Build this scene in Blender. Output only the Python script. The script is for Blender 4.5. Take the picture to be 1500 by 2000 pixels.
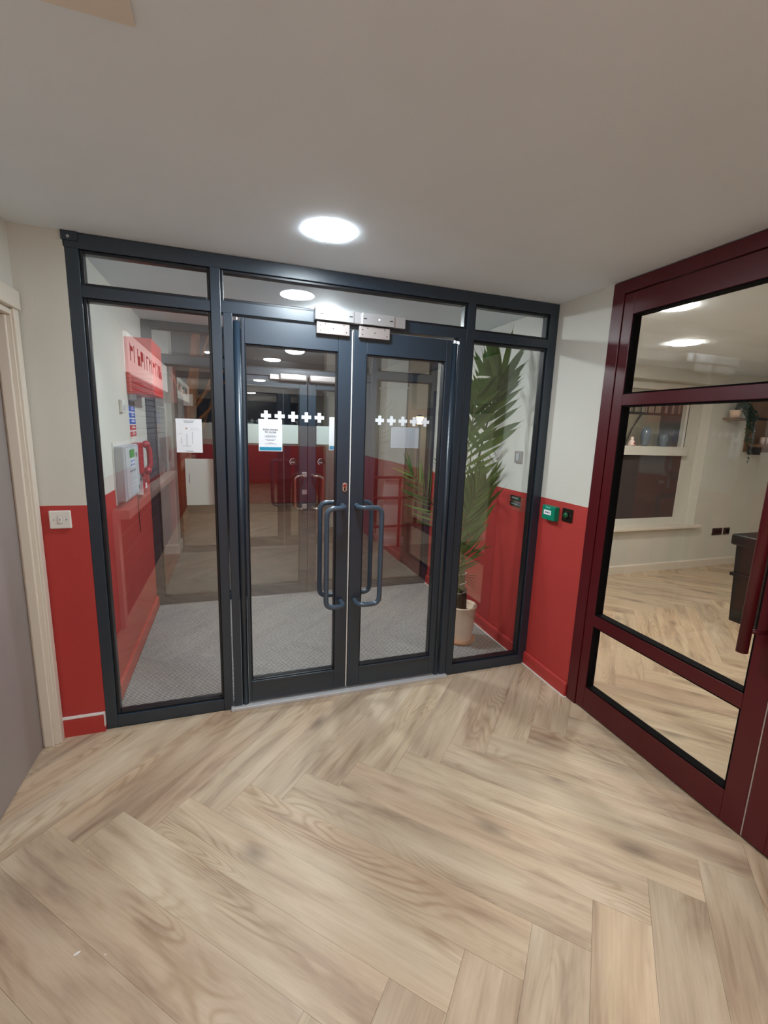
import bpy, bmesh, math, random
from mathutils import Vector, Matrix
random.seed(7)
S = bpy.context.scene
for o in list(bpy.data.objects): bpy.data.objects.remove(o)
COL = S.collection
PI = math.pi
# ------------------------------------------------------------------ camera
cam_data = bpy.data.cameras.new('camera'); cam = bpy.data.objects.new('camera', cam_data); COL.objects.link(cam)
F, YAW, PITCH, ROLL = 867.5, 0.3307, 0.18368, 0.03456
cam_data.sensor_fit = 'HORIZONTAL'; cam_data.sensor_width = 36.0; cam_data.lens = 36.0*F/1500.0
cam_data.clip_start = 0.02; cam_data.clip_end = 200
ca, sa = math.cos(YAW), math.sin(YAW)
f0 = Vector((sa, ca, 0)); r0 = Vector((ca, -sa, 0)); up = Vector((0, 0, 1))
fw = f0*math.cos(PITCH) - up*math.sin(PITCH); u_ = up*math.cos(PITCH) + f0*math.sin(PITCH)
rt = r0*math.cos(ROLL) + u_*math.sin(ROLL); uu = u_*math.cos(ROLL) - r0*math.sin(ROLL)
m = Matrix((rt, uu, -fw)).transposed().to_4x4(); m.translation = Vector((0.6674, -2.4367, 1.6047))
cam.matrix_world = m
S.camera = cam
# ------------------------------------------------------------------ world, exposure
W_ = bpy.data.worlds.new('night'); S.world = W_; W_.use_nodes = True
W_.node_tree.nodes['Background'].inputs[0].default_value = (0.012, 0.018, 0.035, 1)
W_.node_tree.nodes['Background'].inputs[1].default_value = 0.25
S.view_settings.view_transform = 'Standard'; S.view_settings.look = 'None'
S.view_settings.exposure = 0.0; S.view_settings.gamma = 1.0; S.view_settings.use_curve_mapping = False
LAMP_MAIN = ((0.84, 0.94, 1.0), 222)
LAMP_LOBBY = ((0.89, 0.96, 1.0), 325)
LAMP_WARM = ((1.0, 0.96, 0.91), 265)
LAMP_ROOM = ((1.0, 0.94, 0.85), 190)

# ------------------------------------------------------------------ helpers
WL = {}
def link(o): COL.objects.link(o); return o
def thing(name, loc=(0, 0, 0), label=None, cat=None, group=None, kind=None):
    o = bpy.data.objects.new(name, None); link(o); o.location = loc; o.empty_display_size = .05
    WL[o.name] = Vector(loc); tag(o, label, cat, group, kind); return o
def tag(o, label=None, cat=None, group=None, kind=None):
    if label: o['label'] = label
    if cat: o['category'] = cat
    if group: o['group'] = group
    if kind: o['kind'] = kind
    return o
def obj(name, bm, mat, parent=None, smooth=False, origin=None):
    """link bm (in world coordinates) as one mesh object"""
    if parent is not None: org = WL[parent.name]
    else: org = Vector(origin) if origin is not None else Vector((0, 0, 0))
    bmesh.ops.translate(bm, verts=bm.verts, vec=-org)
    me = bpy.data.meshes.new(name); bm.to_mesh(me); bm.free()
    mats = mat if isinstance(mat, (list, tuple)) else [mat]
    for q in mats: me.materials.append(q)
    if smooth:
        for p in me.polygons: p.use_smooth = True
    o = bpy.data.objects.new(name, me); link(o)
    WL[o.name] = org
    if parent is not None: o.parent = parent
    else: o.location = org
    return o
def B(): return bmesh.new()
def box(bm, x0, x1, y0, y1, z0, z1, bev=0.0, seg=2, rot=None):
    r = bmesh.ops.create_cube(bm, size=1.0)
    vs = r['verts']
    for v in vs:
        v.co = Vector((x0 + (v.co.x+.5)*(x1-x0), y0 + (v.co.y+.5)*(y1-y0), z0 + (v.co.z+.5)*(z1-z0)))
    if bev > 0:
        es = list({e for v in vs for e in v.link_edges})
        g = bmesh.ops.bevel(bm, geom=es, offset=bev, segments=seg, profile=0.5, affect='EDGES', clamp_overlap=True)
    return bm
def cyl(bm, p0, p1, r0_, r1_=None, n=24, cap=True):
    p0 = Vector(p0); p1 = Vector(p1); r1_ = r0_ if r1_ is None else r1_
    d = p1-p0; q = d.to_track_quat('Z', 'Y').to_matrix().to_4x4(); q.translation = (p0+p1)/2
    bmesh.ops.create_cone(bm, cap_ends=cap, cap_tris=False, segments=n, radius1=r0_, radius2=r1_, depth=d.length, matrix=q)
    return bm
def sphere(bm, c, r, sx=1, sy=1, sz=1, n=16):
    mt = Matrix.Translation(c) @ Matrix.Diagonal((r*sx, r*sy, r*sz, 1))
    bmesh.ops.create_uvsphere(bm, u_segments=n, v_segments=max(8, n//2), radius=1, matrix=mt)
    return bm
def tube(bm, pts, r, n=14, caps=True):
    pts = [Vector(p) for p in pts]; rings = []
    prev = None
    for i, p in enumerate(pts):
        t = (pts[min(i+1, len(pts)-1)] - pts[max(i-1, 0)]).normalized()
        if prev is None:
            a = Vector((0, 0, 1)) if abs(t.z) < .9 else Vector((1, 0, 0)); nrm = t.cross(a).normalized()
        else:
            nrm = (prev - t*prev.dot(t)).normalized()
        prev = nrm; bi = t.cross(nrm)
        rr = r[i] if isinstance(r, (list, tuple)) else r
        rings.append([bm.verts.new(p + (nrm*math.cos(k*2*PI/n) + bi*math.sin(k*2*PI/n))*rr) for k in range(n)])
    for a, b in zip(rings, rings[1:]):
        for k in range(n): bm.faces.new((a[k], a[(k+1) % n], b[(k+1) % n], b[k]))
    if caps:
        bm.faces.new(list(reversed(rings[0]))); bm.faces.new(rings[-1])
    return bm
def fillet(pts, rad, n=6):
    pts = [Vector(p) for p in pts]; out = [pts[0]]
    for a, b, c in zip(pts, pts[1:], pts[2:]):
        u = (a-b).normalized(); v = (c-b).normalized(); p = b+u*rad; q = b+v*rad
        for k in range(n+1):
            t = k/n; out.append(p*(1-t)**2 + b*2*t*(1-t) + q*t*t)
    out.append(pts[-1]); return out
def lathe(bm, prof, c=(0, 0, 0), n=40):
    rings = []
    for r, z in prof:
        rings.append([bm.verts.new((c[0]+r*math.cos(k*2*PI/n), c[1]+r*math.sin(k*2*PI/n), c[2]+z)) for k in range(n)])
    for a, b in zip(rings, rings[1:]):
        for k in range(n): bm.faces.new((a[k], a[(k+1) % n], b[(k+1) % n], b[k]))
    bm.faces.new(list(reversed(rings[0]))); bm.faces.new(rings[-1])
    return bm
def prism(bm, poly, axis, a0, a1):
    """extrude a 2-D polygon along an axis: axis 'x': (y,z), 'y': (x,z), 'z': (x,y)"""
    def mk(p, a):
        return {'x': (a, p[0], p[1]), 'y': (p[0], a, p[1]), 'z': (p[0], p[1], a)}[axis]
    lo = [bm.verts.new(mk(p, a0)) for p in poly]; hi = [bm.verts.new(mk(p, a1)) for p in poly]
    n = len(poly)
    bm.faces.new(lo); bm.faces.new(list(reversed(hi)))
    for k in range(n): bm.faces.new((lo[k], hi[k], hi[(k+1) % n], lo[(k+1) % n]))
    bmesh.ops.recalc_face_normals(bm, faces=bm.faces)
    return bm
def bx(name, mat, parent, *a, bev=0.0, seg=2):
    return obj(name, box(B(), *a, bev=bev, seg=seg), mat, parent)

# ------------------------------------------------------------------ materials
def srgb(r, g, b):
    f = lambda c: (c/255/12.92) if c/255 <= .04045 else ((c/255+.055)/1.055)**2.4
    return (f(r), f(g), f(b), 1)
def mat(name, col, rough=.5, metal=0.0, emit=None, estr=0, bump=0.0, bscale=60, var=0.0, vscale=3, spec=.5, coat=0):
    mt = bpy.data.materials.new(name); mt.use_nodes = True; N = mt.node_tree.nodes; L = mt.node_tree.links
    b = N['Principled BSDF']; b.inputs['Base Color'].default_value = col
    b.inputs['Roughness'].default_value = rough; b.inputs['Metallic'].default_value = metal
    b.inputs['Specular IOR Level'].default_value = spec; b.inputs['Coat Weight'].default_value = coat
    if emit: b.inputs['Emission Color'].default_value = emit; b.inputs['Emission Strength'].default_value = estr
    if bump or var:
        tc = N.new('ShaderNodeTexCoord')
    if bump:
        n = N.new('ShaderNodeTexNoise'); n.inputs['Scale'].default_value = bscale; n.inputs['Detail'].default_value = 5
        L.new(tc.outputs['Object'], n.inputs['Vector'])
        bp = N.new('ShaderNodeBump'); bp.inputs['Strength'].default_value = bump; bp.inputs['Distance'].default_value = .002
        L.new(n.outputs['Fac'], bp.inputs['Height']); L.new(bp.outputs['Normal'], b.inputs['Normal'])
    if var:
        n2 = N.new('ShaderNodeTexNoise'); n2.inputs['Scale'].default_value = vscale; n2.inputs['Detail'].default_value = 4
        L.new(tc.outputs['Object'], n2.inputs['Vector'])
        r = N.new('ShaderNodeValToRGB')
        r.color_ramp.elements[0].color = tuple(c*(1-var) for c in col[:3])+(1,)
        r.color_ramp.elements[1].color = tuple(min(1, c*(1+var)) for c in col[:3])+(1,)
        r.color_ramp.elements[0].position = .3; r.color_ramp.elements[1].position = .7
        L.new(n2.outputs['Fac'], r.inputs['Fac']); L.new(r.outputs['Color'], b.inputs['Base Color'])
    return mt
CREAM = srgb(214, 213, 204); RED = srgb(182, 57, 53)
def two_tone(name, hi, lo, z):
    mt = mat(name, hi, .62, bump=.25, bscale=90); N = mt.node_tree.nodes; L = mt.node_tree.links; b = N['Principled BSDF']
    g = N.new('ShaderNodeNewGeometry'); s = N.new('ShaderNodeSeparateXYZ'); L.new(g.outputs['Position'], s.inputs[0])
    nz = N.new('ShaderNodeTexNoise'); nz.inputs['Scale'].default_value = 9; L.new(g.outputs['Position'], nz.inputs['Vector'])
    ma = N.new('ShaderNodeMath'); ma.operation = 'MULTIPLY_ADD'; ma.inputs[1].default_value = .004; L.new(nz.outputs['Fac'], ma.inputs[0]); L.new(s.outputs['Z'], ma.inputs[2])
    gt = N.new('ShaderNodeMath'); gt.operation = 'GREATER_THAN'; gt.inputs[1].default_value = z+.002; L.new(ma.outputs[0], gt.inputs[0])
    nv = N.new('ShaderNodeTexNoise'); nv.inputs['Scale'].default_value = 2.2; nv.inputs['Detail'].default_value = 6; L.new(g.outputs['Position'], nv.inputs['Vector'])
    def shade(c):
        r = N.new('ShaderNodeValToRGB'); r.color_ramp.elements[0].position = .3; r.color_ramp.elements[1].position = .7
        r.color_ramp.elements[0].color = tuple(v*.93 for v in c[:3])+(1,); r.color_ramp.elements[1].color = c
        L.new(nv.outputs['Fac'], r.inputs['Fac']); return r
    a, c = shade(lo), shade(hi)
    mx = N.new('ShaderNodeMixRGB'); L.new(gt.outputs[0], mx.inputs['Fac']); L.new(a.outputs['Color'], mx.inputs[1]); L.new(c.outputs['Color'], mx.inputs[2])
    L.new(mx.outputs['Color'], b.inputs['Base Color'])
    return mt
M = {}
M['wall'] = two_tone('cream_over_red_paint', CREAM, RED, 1.2)
M['cream'] = mat('cream_paint', CREAM, .62, bump=.2, bscale=90, var=.04, vscale=2)
M['ceiling'] = mat('ceiling_paint', srgb(228, 238, 245), .7, bump=.15, bscale=60, var=.03, vscale=1.5)
M['red'] = mat('red_paint', RED, .5, bump=.2, bscale=80, var=.06)
M['anth'] = mat('anthracite_powder_coat', srgb(31, 46, 60), .36, bump=.05, bscale=600, spec=.75)
M['anthd'] = mat('dark_bead', srgb(22, 26, 32), .35)
M['blue_handle'] = mat('blue_grey_handle', srgb(62, 78, 94), .28, coat=.3)
M['maroon'] = mat('maroon_powder_coat', srgb(80, 6, 18), .38, bump=.04, bscale=500, spec=.5)
M['black'] = mat('black_gasket', srgb(10, 9, 11), .8, spec=.1)
M['white'] = mat('white_plastic', srgb(225, 224, 218), .35)
M['white_gloss'] = mat('white_gloss_paint', srgb(222, 214, 200), .4, bump=.08, bscale=40)
M['caulk'] = mat('white_caulk', srgb(228, 226, 222), .6, bump=.4, bscale=120)
M['alu'] = mat('brushed_aluminium', srgb(205, 206, 210), .34, metal=.85, bump=.05, bscale=400)
M['alud'] = mat('satin_steel_plate', srgb(180, 172, 170), .4, metal=.7, bump=.06, bscale=300)
M['chrome'] = mat('polished_steel', srgb(215, 210, 200), .15, metal=1)
M['bronze'] = mat('worn_brass', srgb(206, 168, 152), .35, metal=.4)
M['paper'] = mat('paper', srgb(232, 235, 240), .7)
M['ink'] = mat('ink', srgb(40, 42, 52), .7)
M['inkg'] = mat('grey_ink', srgb(130, 136, 150), .7)
M['cyan'] = mat('cyan_print', srgb(30, 140, 175), .6)
M['sticker'] = mat('frosted_sticker', srgb(228, 234, 240), .5)
M['green'] = mat('green_plastic', srgb(0, 128, 100), .35)
M['greend'] = mat('green_dome', srgb(20, 90, 55), .2)
M['bronzed'] = mat('dark_bronze_plate', srgb(48, 40, 34), .35, metal=.5)
M['greyp'] = mat('grey_panel', srgb(176, 182, 190), .4)
M['lcd'] = mat('green_display', srgb(70, 150, 70), .3, emit=srgb(60, 150, 60), estr=.15)
M['redp'] = mat('red_plastic', srgb(168, 18, 32), .35)
M['redbox'] = mat('red_box_paint', srgb(214, 40, 32), .45)
M['bsign'] = mat('blue_print', srgb(24, 84, 190), .5)
M['rsign'] = mat('red_print', srgb(190, 28, 40), .5)
M['dsign'] = mat('navy_print', srgb(30, 44, 74), .5)
M['terra'] = mat('pale_terracotta', srgb(244, 216, 190), .75, bump=.3, bscale=150, var=.05, vscale=12)
M['soil'] = mat('soil', srgb(50, 38, 28), .95, bump=1, bscale=120)
M['stem'] = mat('palm_stem', srgb(84, 92, 52), .6, var=.4, vscale=14)
M['stemd'] = mat('palm_base_sheath', srgb(52, 44, 28), .8, var=.5, vscale=20, bump=.5)
M['doorgrey'] = mat('grey_door_laminate', srgb(148, 140, 137), .42, var=.05, vscale=2, bump=.05, bscale=30)
M['lip'] = mat('timber_lipping', srgb(188, 130, 72), .5)
M['darkglass'] = mat('dark_blind', srgb(66, 56, 56), .6, var=.06, vscale=6)
M['blackp'] = mat('black_plastic', srgb(16, 16, 18), .4)
M['brownw'] = mat('brown_wood_panel', srgb(128, 98, 74), .5, var=.15, vscale=5)
M['shutter'] = mat('grey_shutter', srgb(150, 154, 168), .4, metal=.2)
M['sign_w'] = mat('pale_fascia', srgb(225, 222, 218), .5)
M['sign_lit'] = mat('backlit_fascia', srgb(225, 222, 218), .5, emit=(1, .97, .95, 1), estr=1.3)
M['char'] = mat('charcoal_board', srgb(62, 40, 42), .55)
M['pale'] = mat('pale_strip', srgb(214, 190, 180), .5)
M['conc'] = mat('outside_paving', srgb(110, 104, 98), .85, bump=.4, bscale=30, var=.2, vscale=3)
M['stone'] = mat('white_painted_column', srgb(214, 214, 208), .7, bump=.2, bscale=20)
M['bark'] = mat('bark', srgb(150, 98, 60), .9, bump=1, bscale=18, var=.35, vscale=8)
M['railm'] = mat('dark_rail_red_reflection', srgb(80, 30, 30), .4)  # red reflection of the dado mixed into a dark rail colour
M['stationw'] = mat('pale_station_wall', srgb(196, 188, 168), .8, var=.1, vscale=3, bump=.3, bscale=20)
M['darkw'] = mat('dark_timber', srgb(34, 22, 20), .6)
M['ceramic'] = mat('pale_glaze', srgb(235, 214, 206), .3)
M['ivy'] = mat('trailing_leaf', srgb(52, 76, 58), .6, var=.3, vscale=20)

def leaf_mat():
    mt = mat('palm_leaf', srgb(66, 104, 50), .42, spec=.5); N = mt.node_tree.nodes; L = mt.node_tree.links; b = N['Principled BSDF']
    oi = N.new('ShaderNodeObjectInfo'); r = N.new('ShaderNodeValToRGB')
    r.color_ramp.elements[0].color = srgb(66, 104, 48); r.color_ramp.elements[1].color = srgb(128, 166, 88)
    L.new(oi.outputs['Random'], r.inputs['Fac'])
    tc = N.new('ShaderNodeTexCoord'); w = N.new('ShaderNodeTexWave'); w.inputs['Scale'].default_value = 60; w.bands_direction = 'Y'; L.new(tc.outputs['Object'], w.inputs['Vector'])
    mx = N.new('ShaderNodeMixRGB'); mx.blend_type = 'MULTIPLY'; mx.inputs['Fac'].default_value = .25
    L.new(r.outputs['Color'], mx.inputs[1]); L.new(w.outputs['Color'], mx.inputs[2]); L.new(mx.outputs['Color'], b.inputs['Base Color'])
    tr = N.new('ShaderNodeBsdfTranslucent'); L.new(mx.outputs['Color'], tr.inputs['Color'])
    ms = N.new('ShaderNodeMixShader'); ms.inputs[0].default_value = .34
    L.new(b.outputs[0], ms.inputs[1]); L.new(tr.outputs[0], ms.inputs[2]); L.new(ms.outputs[0], N['Material Output'].inputs['Surface'])
    return mt
M['leaf'] = leaf_mat()

def glass_mat(name, base, tint):
    mt = bpy.data.materials.new(name); mt.use_nodes = True; N = mt.node_tree.nodes; L = mt.node_tree.links
    N.remove(N['Principled BSDF'])
    lw = N.new('ShaderNodeLayerWeight'); lw.inputs['Blend'].default_value = .5
    p = N.new('ShaderNodeMath'); p.operation = 'POWER'; p.inputs[1].default_value = 4.0; L.new(lw.outputs['Facing'], p.inputs[0])
    ma = N.new('ShaderNodeMath'); ma.operation = 'MULTIPLY_ADD'; ma.inputs[1].default_value = 1-base; ma.inputs[2].default_value = base; L.new(p.outputs[0], ma.inputs[0])
    t = N.new('ShaderNodeBsdfTransparent'); t.inputs[0].default_value = tint
    g = N.new('ShaderNodeBsdfGlossy'); g.inputs['Roughness'].default_value = 0.0; g.inputs['Color'].default_value = (1, 1, 1, 1)
    ms = N.new('ShaderNodeMixShader'); L.new(ma.outputs[0], ms.inputs[0]); L.new(t.outputs[0], ms.inputs[1]); L.new(g.outputs[0], ms.inputs[2])
    L.new(ms.outputs[0], N['Material Output'].inputs['Surface'])
    return mt
M['glass'] = glass_mat('coated_glazing', .10, (.96, .975, .97, 1))
M['glassr'] = glass_mat('clear_glazing', .028, (.96, .97, .965, 1))

def frost_mat():
    mt = mat('frosted_film', srgb(200, 214, 210), .7); N = mt.node_tree.nodes; L = mt.node_tree.links
    t = N.new('ShaderNodeBsdfTransparent'); ms = N.new('ShaderNodeMixShader'); ms.inputs[0].default_value = .62
    L.new(t.outputs[0], ms.inputs[1]); L.new(N['Principled BSDF'].outputs[0], ms.inputs[2]); L.new(ms.outputs[0], N['Material Output'].inputs['Surface']); return mt
M['frost'] = frost_mat()
def wood_mat():
    mt = bpy.data.materials.new('oak_plank'); mt.use_nodes = True; N = mt.node_tree.nodes; L = mt.node_tree.links
    b = N['Principled BSDF']
    tc = N.new('ShaderNodeTexCoord'); oi = N.new('ShaderNodeObjectInfo')
    off = N.new('ShaderNodeVectorMath'); off.operation = 'SCALE'; off.inputs[0].default_value = (37.0, 91.0, 0.0); L.new(oi.outputs['Random'], off.inputs['Scale'])
    ad = N.new('ShaderNodeVectorMath'); ad.operation = 'ADD'; L.new(tc.outputs['Object'], ad.inputs[0]); L.new(off.outputs[0], ad.inputs[1])
    def mapped(sx, sy):
        mp = N.new('ShaderNodeMapping'); mp.inputs['Scale'].default_value = (sx, sy, 1); L.new(ad.outputs[0], mp.inputs['Vector']); return mp
    def noise(mp, sc, det=6, rough=.6, dist=0):
        n = N.new('ShaderNodeTexNoise'); n.inputs['Scale'].default_value = sc; n.inputs['Detail'].default_value = det
        n.inputs['Roughness'].default_value = rough; n.inputs['Distortion'].default_value = dist; L.new(mp.outputs[0], n.inputs['Vector']); return n
    broad = noise(mapped(1.6, 11), 1.0, 5, .55, .6)
    fine = noise(mapped(3, 70), 1.5, 7, .7, .3)
    # cathedral rings: bands of a stretched noise
    cat = noise(mapped(.9, 4.2), 1.3, 1.5, .4, .4)
    mu = N.new('ShaderNodeMath'); mu.operation = 'MULTIPLY'; mu.inputs[1].default_value = 26; L.new(cat.outputs['Fac'], mu.inputs[0])
    fr = N.new('ShaderNodeMath'); fr.operation = 'PINGPONG'; fr.inputs[1].default_value = .5; L.new(mu.outputs[0], fr.inputs[0])
    patch = noise(mapped(.9, 3.0), 1.4, 2, .5)
    pr = N.new('ShaderNodeValToRGB'); pr.color_ramp.elements[0].position = .52; pr.color_ramp.elements[1].position = .66; L.new(patch.outputs['Fac'], pr.inputs['Fac'])
    # knots
    vo = N.new('ShaderNodeTexVoronoi'); vo.voronoi_dimensions = '2D'; vo.inputs['Scale'].default_value = 1.25; vo.inputs['Randomness'].default_value = 1
    mpk = mapped(.75, 1.5); L.new(mpk.outputs[0], vo.inputs['Vector'])
    kr = N.new('ShaderNodeValToRGB'); kr.color_ramp.elements[0].position = .0; kr.color_ramp.elements[0].color = (1, 1, 1, 1); kr.color_ramp.elements[1].position = .085; kr.color_ramp.elements[1].color = (0, 0, 0, 1)
    L.new(vo.outputs['Distance'], kr.inputs['Fac'])
    base = N.new('ShaderNodeValToRGB'); e = base.color_ramp.elements
    e[0].position = .28; e[0].color = srgb(166, 146, 126); e[1].position = .66; e[1].color = srgb(212, 196, 172)
    e2 = base.color_ramp.elements.new(.48); e2.color = srgb(197, 179, 154)
    L.new(broad.outputs['Fac'], base.inputs['Fac'])
    tone = N.new('ShaderNodeValToRGB'); tone.color_ramp.elements[0].color = (.90, .885, .89, 1); tone.color_ramp.elements[1].color = (1.04, 1.02, .985, 1)
    rr = N.new('ShaderNodeMath'); rr.operation = 'FRACT'; r2 = N.new('ShaderNodeMath'); r2.operation = 'MULTIPLY'; r2.inputs[1].default_value = 7.13
    L.new(oi.outputs['Random'], r2.inputs[0]); L.new(r2.outputs[0], rr.inputs[0]); L.new(rr.outputs[0], tone.inputs['Fac'])
    def mul(a, bsock, fac):
        mx = N.new('ShaderNodeMixRGB'); mx.blend_type = 'MULTIPLY'
        if isinstance(fac, float): mx.inputs['Fac'].default_value = fac
        else: L.new(fac, mx.inputs['Fac'])
        L.new(a, mx.inputs[1]); L.new(bsock, mx.inputs[2]); return mx.outputs['Color']
    c = mul(base.outputs['Color'], tone.outputs['Color'], 1.0)
    sm = noise(mapped(1.3, 7), 1.7, 3, .5, .8)
    sr = N.new('ShaderNodeValToRGB'); sr.color_ramp.elements[0].position = .56; sr.color_ramp.elements[0].color = (1, 1, 1, 1); sr.color_ramp.elements[1].position = .74; sr.color_ramp.elements[1].color = (.70, .64, .62, 1)
    L.new(sm.outputs['Fac'], sr.inputs['Fac']); c = mul(c, sr.outputs['Color'], .85)
    pk = noise(mapped(.8, 2.6), .9, 2, .5); pkr = N.new('ShaderNodeValToRGB'); pkr.color_ramp.elements[0].position = .45; pkr.color_ramp.elements[0].color = (1, 1, 1, 1); pkr.color_ramp.elements[1].position = .65; pkr.color_ramp.elements[1].color = (1.0, .925, .90, 1)
    L.new(pk.outputs['Fac'], pkr.inputs['Fac']); c = mul(c, pkr.outputs['Color'], .9)
    fr2 = N.new('ShaderNodeValToRGB'); fr2.color_ramp.elements[0].position = .35; fr2.color_ramp.elements[0].color = (.80, .77, .73, 1); fr2.color_ramp.elements[1].position = .55; fr2.color_ramp.elements[1].color = (1, 1, 1, 1)
    L.new(fine.outputs['Fac'], fr2.inputs['Fac']); c = mul(c, fr2.outputs['Color'], .5)
    cr = N.new('ShaderNodeValToRGB'); cr.color_ramp.elements[0].position = .05; cr.color_ramp.elements[0].color = (.72, .64, .55, 1); cr.color_ramp.elements[1].position = .3; cr.color_ramp.elements[1].color = (1, 1, 1, 1)
    L.new(fr.outputs[0], cr.inputs['Fac'])
    pf = N.new('ShaderNodeMath'); pf.operation = 'MULTIPLY'; pf.inputs[1].default_value = .75; L.new(pr.outputs['Color'], pf.inputs[0])
    c = mul(c, cr.outputs['Color'], pf.outputs[0])
    kc = N.new('ShaderNodeMixRGB'); kc.blend_type = 'MIX'; kf = N.new('ShaderNodeMath'); kf.operation = 'MULTIPLY'; kf.inputs[1].default_value = .55
    L.new(kr.outputs['Color'], kf.inputs[0]); L.new(kf.outputs[0], kc.inputs['Fac']); L.new(c, kc.inputs[1]); kc.inputs[2].default_value = srgb(96, 82, 74)
    L.new(kc.outputs['Color'], b.inputs['Base Color'])
    b.inputs['Roughness'].default_value = .46; b.inputs['Specular IOR Level'].default_value = .4
    bp = N.new('ShaderNodeBump'); bp.inputs['Strength'].default_value = .12; bp.inputs['Distance'].default_value = .001
    L.new(fine.outputs['Fac'], bp.inputs['Height']); L.new(bp.outputs['Normal'], b.inputs['Normal'])
    return mt
M['wood'] = wood_mat()
M['sub'] = mat('plank_joint', srgb(150, 130, 108), .8)

def carpet_mat():
    mt = mat('ribbed_carpet', srgb(120, 120, 122), .95, spec=.1); N = mt.node_tree.nodes; L = mt.node_tree.links; b = N['Principled BSDF']
    tc = N.new('ShaderNodeTexCoord'); mp = N.new('ShaderNodeMapping'); mp.inputs['Rotation'].default_value = (0, 0, R(-14)); L.new(tc.outputs['Object'], mp.inputs['Vector'])
    w = N.new('ShaderNodeTexWave'); w.bands_direction = 'Y'; w.inputs['Scale'].default_value = 19; w.inputs['Distortion'].default_value = 1.6; w.inputs['Detail'].default_value = 4; w.inputs['Detail Scale'].default_value = 5
    L.new(mp.outputs[0], w.inputs['Vector'])
    n = N.new('ShaderNodeTexNoise'); n.inputs['Scale'].default_value = 210; n.inputs['Detail'].default_value = 3; L.new(tc.outputs['Object'], n.inputs['Vector'])
    mx = N.new('ShaderNodeMixRGB'); mx.inputs['Fac'].default_value = .5; L.new(w.outputs['Color'], mx.inputs[1]); L.new(n.outputs['Fac'], mx.inputs[2])
    r = N.new('ShaderNodeValToRGB'); r.color_ramp.elements[0].position = .25; r.color_ramp.elements[0].color = srgb(78, 78, 81); r.color_ramp.elements[1].position = .7; r.color_ramp.elements[1].color = srgb(174, 174, 174)
    L.new(mx.outputs['Color'], r.inputs['Fac']); L.new(r.outputs['Color'], b.inputs['Base Color'])
    bp = N.new('ShaderNodeBump'); bp.inputs['Strength'].default_value = .8; bp.inputs['Distance'].default_value = .004; L.new(mx.outputs['Color'], bp.inputs['Height']); L.new(bp.outputs['Normal'], b.inputs['Normal'])
    return mt
def R(d): return d*PI/180
M['carpet'] = carpet_mat()

WX = 2.606      # right wall plane
H = 2.4
YO = 1.72       # outer screen
YF = -7.0       # far end of the corridor

# ------------------------------------------------------------------ shell
def struct(name, bm, mt, label=None, cat=None):
    return tag(obj(name, bm, mt), label, cat, kind='structure')
floor = thing('floor', (0, 0, 0), 'pale oak herringbone plank floor', 'floor', kind='structure')
bm = B(); box(bm, -.32, WX+.0, YF, .0, -.06, -.012); obj('subfloor', bm, M['sub'], floor)
floor2 = thing('floor', (0, 0, 0), 'oak plank floor of the room behind the maroon doors', 'floor', kind='structure')
bm = B(); box(bm, WX, 9.0, -3.2, 1.49, -.06, -.012); obj('subfloor', bm, M['sub'], floor2)
struct('ceiling', box(B(), -.5, 9.2, YF-.2, YO+.08, H, H+.12), M['ceiling'], 'flat off-white ceiling', 'ceiling')
# left walls
struct('wall_left', box(B(), -.34, -.2, YF, -.93, 0, H), M['wall'], 'cream wall over the red dado left of the camera', 'wall')
bm = B(); box(bm, -.34, -.2, -.93, -.04, 2.045, H); struct('wall_left_over_door', bm, M['cream'], 'cream wall above the grey side door', 'wall')
# stub wall between side door and screen, and lobby left wall
struct('wall_front', box(B(), -.34, 0.0, 0.0, .12, 0, H), M['wall'], 'narrow cream and red wall piece left of the dark screen', 'wall')
struct('wall_front_return', box(B(), -.34, -.2, -.04, 0.0, 0, H), M['cream'], 'cream corner strip beside the grey side door', 'wall')
struct('wall_lobby_left', box(B(), -.34, 0.0, .12, YO+.08, 0, H), M['wall'], 'cream and red left wall of the glazed lobby', 'wall')
struct('wall_right', box(B(), WX, WX+.13, -.425, 0.0, 0, H), M['wall'], 'cream and red wall piece between dark screen and maroon doors', 'wall')
struct('wall_lobby_right', box(B(), WX, WX+.13, 0.0, YO+.08, 0, H), M['wall'], 'cream and red right wall of the glazed lobby', 'wall')
struct('wall_right_rear', box(B(), WX, WX+.13, YF, -2.47, 0, H), M['wall'], 'cream and red wall beyond the maroon doors', 'wall')
# far end wall behind the camera with dark window over it
struct('wall_back', box(B(), -.34, WX+.13, YF-.14, YF, 0, 1.62), M['wall'], 'far end wall behind the camera', 'wall')
struct('wall_back_head', box(B(), -.34, WX+.13, YF-.14, YF, 2.25, H), M['cream'], 'strip of wall over the end window', 'wall')
w1 = thing('window_1', (1.1, YF-.07, 1.62), 'wide dark end window behind the camera', 'window', kind='structure')
for x in (-.3, .65, 1.6, WX-.02): bx('window_frame', M['darkw'], w1, x-.03, x+.03, YF-.1, YF-.03, 1.62, 2.25, bev=.004)
bx('window_pane', M['blackp'], w1, -.3, WX, YF-.09, YF-.07, 1.62, 2.25)
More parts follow.
